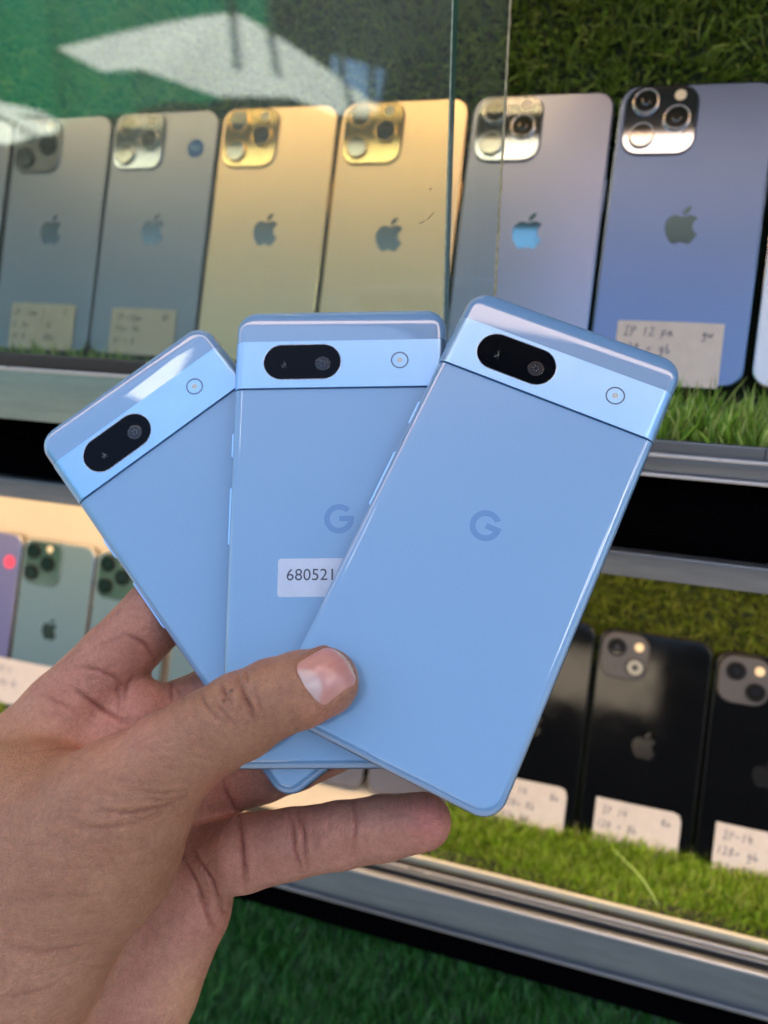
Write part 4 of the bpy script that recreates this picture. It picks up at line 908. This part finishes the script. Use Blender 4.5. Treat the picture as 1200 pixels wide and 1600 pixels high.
# pigment: brown back of the thumb, pinker palm, redder finger tips, creases darkened as shade in the folds
d_, DD = sdf(HV, True); DD = np.stack(DD, 1); wgt = np.exp(-np.clip(DD-d_[:, None], 0, 60)/3.5); wgt /= wgt.sum(1, keepdims=True)
kind = np.array([s_ for _, _, s_ in PR], float); palmy = wgt@kind
fx, fy = HV[:, 0]/HV[:, 2]*1155+600, 800-HV[:, 1]/HV[:, 2]*1155
thumb_c = np.array([.365, .172, .097]); palm_c = np.array([.44, .192, .132])
Cc = thumb_c*(1-palmy[:, None])+palm_c*palmy[:, None]
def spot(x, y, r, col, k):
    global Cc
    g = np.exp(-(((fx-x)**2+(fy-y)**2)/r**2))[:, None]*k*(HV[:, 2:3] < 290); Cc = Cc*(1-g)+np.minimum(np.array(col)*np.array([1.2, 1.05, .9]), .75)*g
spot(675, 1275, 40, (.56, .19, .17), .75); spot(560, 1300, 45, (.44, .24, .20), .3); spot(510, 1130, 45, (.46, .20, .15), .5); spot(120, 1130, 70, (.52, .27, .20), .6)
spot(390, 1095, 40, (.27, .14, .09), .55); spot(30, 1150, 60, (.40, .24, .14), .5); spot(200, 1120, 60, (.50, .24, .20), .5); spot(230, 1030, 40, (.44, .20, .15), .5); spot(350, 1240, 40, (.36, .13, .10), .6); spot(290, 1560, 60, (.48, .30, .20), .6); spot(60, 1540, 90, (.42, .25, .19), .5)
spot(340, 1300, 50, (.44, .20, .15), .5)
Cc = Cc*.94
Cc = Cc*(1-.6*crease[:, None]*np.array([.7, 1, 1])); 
mott = np.array([mn.noise(Vector(p)*.16) for p in HV]) ; Cc = Cc*(1+.13*mott[:, None]*np.array([.6, 1, 1.1]))
sp, ok = trace([(465, 1140), (350, 1095), (362, 1080), (353, 1452)])
for P0_, o_ in zip(sp, ok):
    if o_: g = np.exp(-(np.linalg.norm(HV-P0_, axis=1)/.6)**2)[:, None]; Cc = Cc*(1-g*.75)
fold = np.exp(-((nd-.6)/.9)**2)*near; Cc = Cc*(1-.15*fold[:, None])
sk = N('skin'); a = sk.n('ShaderNodeAttribute', attribute_name='pigment'); sk.l(a.outputs['Color'], sk.b.inputs['Base Color'])
sk.b.inputs['Subsurface Weight'].default_value = .22; sk.b.inputs['Subsurface Radius'].default_value = (1, .35, .2); sk.b.inputs['Subsurface Scale'].default_value = .0035
sk.b.inputs['Roughness'].default_value = .48; sk.b.inputs['Specular IOR Level'].default_value = .42
tc = sk.n('ShaderNodeTexCoord'); vo = sk.n('ShaderNodeTexVoronoi', feature='DISTANCE_TO_EDGE'); vo.inputs['Scale'].default_value = 950; sk.l(tc.outputs['Object'], vo.inputs[0])
n1 = sk.noise(420, 4, .6); ad = sk.n('ShaderNodeMath', operation='ADD'); mu = sk.n('ShaderNodeMath', operation='MULTIPLY'); mu.inputs[1].default_value = 1.6
mi2 = sk.n('ShaderNodeMath', operation='MINIMUM'); mi2.inputs[1].default_value = .12; sk.l(vo.outputs[0], mi2.inputs[0]); sk.l(mi2.outputs[0], mu.inputs[0]); mu.inputs[1].default_value = 4
sk.l(mu.outputs[0], ad.inputs[0]); sk.l(n1.outputs[0], ad.inputs[1]); v2 = sk.n('ShaderNodeTexVoronoi', feature='DISTANCE_TO_EDGE'); v2.inputs['Scale'].default_value = 430; wv = sk.noise(160, 3, .5); mx3 = sk.n('ShaderNodeMixRGB'); mx3.inputs[0].default_value = .012
sk.l(tc.outputs['Object'], mx3.inputs[1]); sk.l(wv.outputs['Color'], mx3.inputs[2]); sk.l(mx3.outputs[0], v2.inputs[0]); m3 = sk.n('ShaderNodeMath', operation='MINIMUM'); m3.inputs[1].default_value = .10; sk.l(v2.outputs[0], m3.inputs[0])
a3 = sk.n('ShaderNodeMath', operation='MULTIPLY_ADD'); a3.inputs[1].default_value = 5; sk.l(m3.outputs[0], a3.inputs[0]); sk.l(ad.outputs[0], a3.inputs[2]); sk.bump(a3.outputs[0], .75, .00026)
cn = sk.noise(520, 5, .7); cr = sk.ramp(cn.outputs[0], [(.3, (.74, .68, .66)), (.68, (1.12, 1.14, 1.15))]); cm = sk.n('ShaderNodeMixRGB', blend_type='MULTIPLY'); cm.inputs[0].default_value = .8; sk.l(a.outputs['Color'], cm.inputs[1]); sk.l(cr.outputs[0], cm.inputs[2]); sk.l(cm.outputs[0], sk.b.inputs['Base Color'])
nr = sk.noise(90, 4, .6); rr2 = sk.ramp(nr.outputs[0], [(.35, (.33,)*3), (.7, (.52,)*3)]); sk.l(rr2.outputs[0], sk.b.inputs['Roughness'])
base = to_world(J(-120, 1560, 250, 0)[:3])
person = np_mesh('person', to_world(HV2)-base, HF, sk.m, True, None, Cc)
person.location = base
tag(person, 'left hand of a person, thumb in front, fingers behind, holding three light blue phones', 'person')
# thumb nail: a curved plate of its own
nv_, nu_ = 28, 34; V = []; C = []
for i in range(nu_+1):
    for j in range(nv_+1):
        uu = NU0+(NU1-NU0+.5)*i/nu_; tt = -1+2*j/nv_
        e0 = (NU0+3.6-uu)/3.6 if uu < NU0+3.6 else ((uu-NU1-.5+3.0)/3.0 if uu > NU1-2.5 else 0)
        lim = (NW-.15)*math.sqrt(max(0, 1-min(1, e0)**2.4)); vv = tt*lim
        V.append(n_o+n_u*uu+n_v*vv+n_n*2.5)
V = np.array(V)
for _ in range(25): V = V-n_n*(sdf(V)*.9)[:, None]
uu, vv, _q = nail_uv(V)
V = V+n_n*(.12+.10*np.clip((uu-NU0)/15, 0, 1)-.10*np.exp(-((nail_d(uu, vv)+0)/.5)**2))[:, None]
lun = (((uu-NU0)/4.4)**2+(vv/5.2)**2); C = np.tile([.47, .215, .18], (len(V), 1))
k = 1/(1+np.exp((lun-1)*9)); C = C*(1-k[:, None])+np.array([.46, .32, .30])*k[:, None]
k = 1/(1+np.exp(-(uu-(NU1-1.1+.25*np.cos(vv*.9)))*6)); C = C*(1-k[:, None])+np.array([.52, .42, .30])*k[:, None]
k = np.exp(-((uu-(NU1-.2))/.35)**2)*(np.abs(np.sin(vv*3+1)) > .35); C = C*(1-.6*k[:, None])
C *= (1+.03*np.sin(vv*2.3+np.sin(vv*1.1)))[:, None]
F = np.array([(i*(nv_+1)+j, (i+1)*(nv_+1)+j, (i+1)*(nv_+1)+j+1, i*(nv_+1)+j+1) for i in range(nu_) for j in range(nv_)])
nm = N('nail'); a = nm.n('ShaderNodeAttribute', attribute_name='pigment'); nm.l(a.outputs['Color'], nm.b.inputs['Base Color']); nm.b.inputs['Roughness'].default_value = .3
nm.b.inputs['Subsurface Weight'].default_value = .1; nm.b.inputs['Subsurface Scale'].default_value = .001; nm.b.inputs['Coat Weight'].default_value = .35; nm.b.inputs['Coat Roughness'].default_value = .25
no = nm.noise(900, 2, .5, stretch=(1, 1, 1)); nm.bump(no.outputs[0], .08, .0001)
nail = np_mesh('thumbnail', to_world(V)-base, F, nm.m, True, person, C)
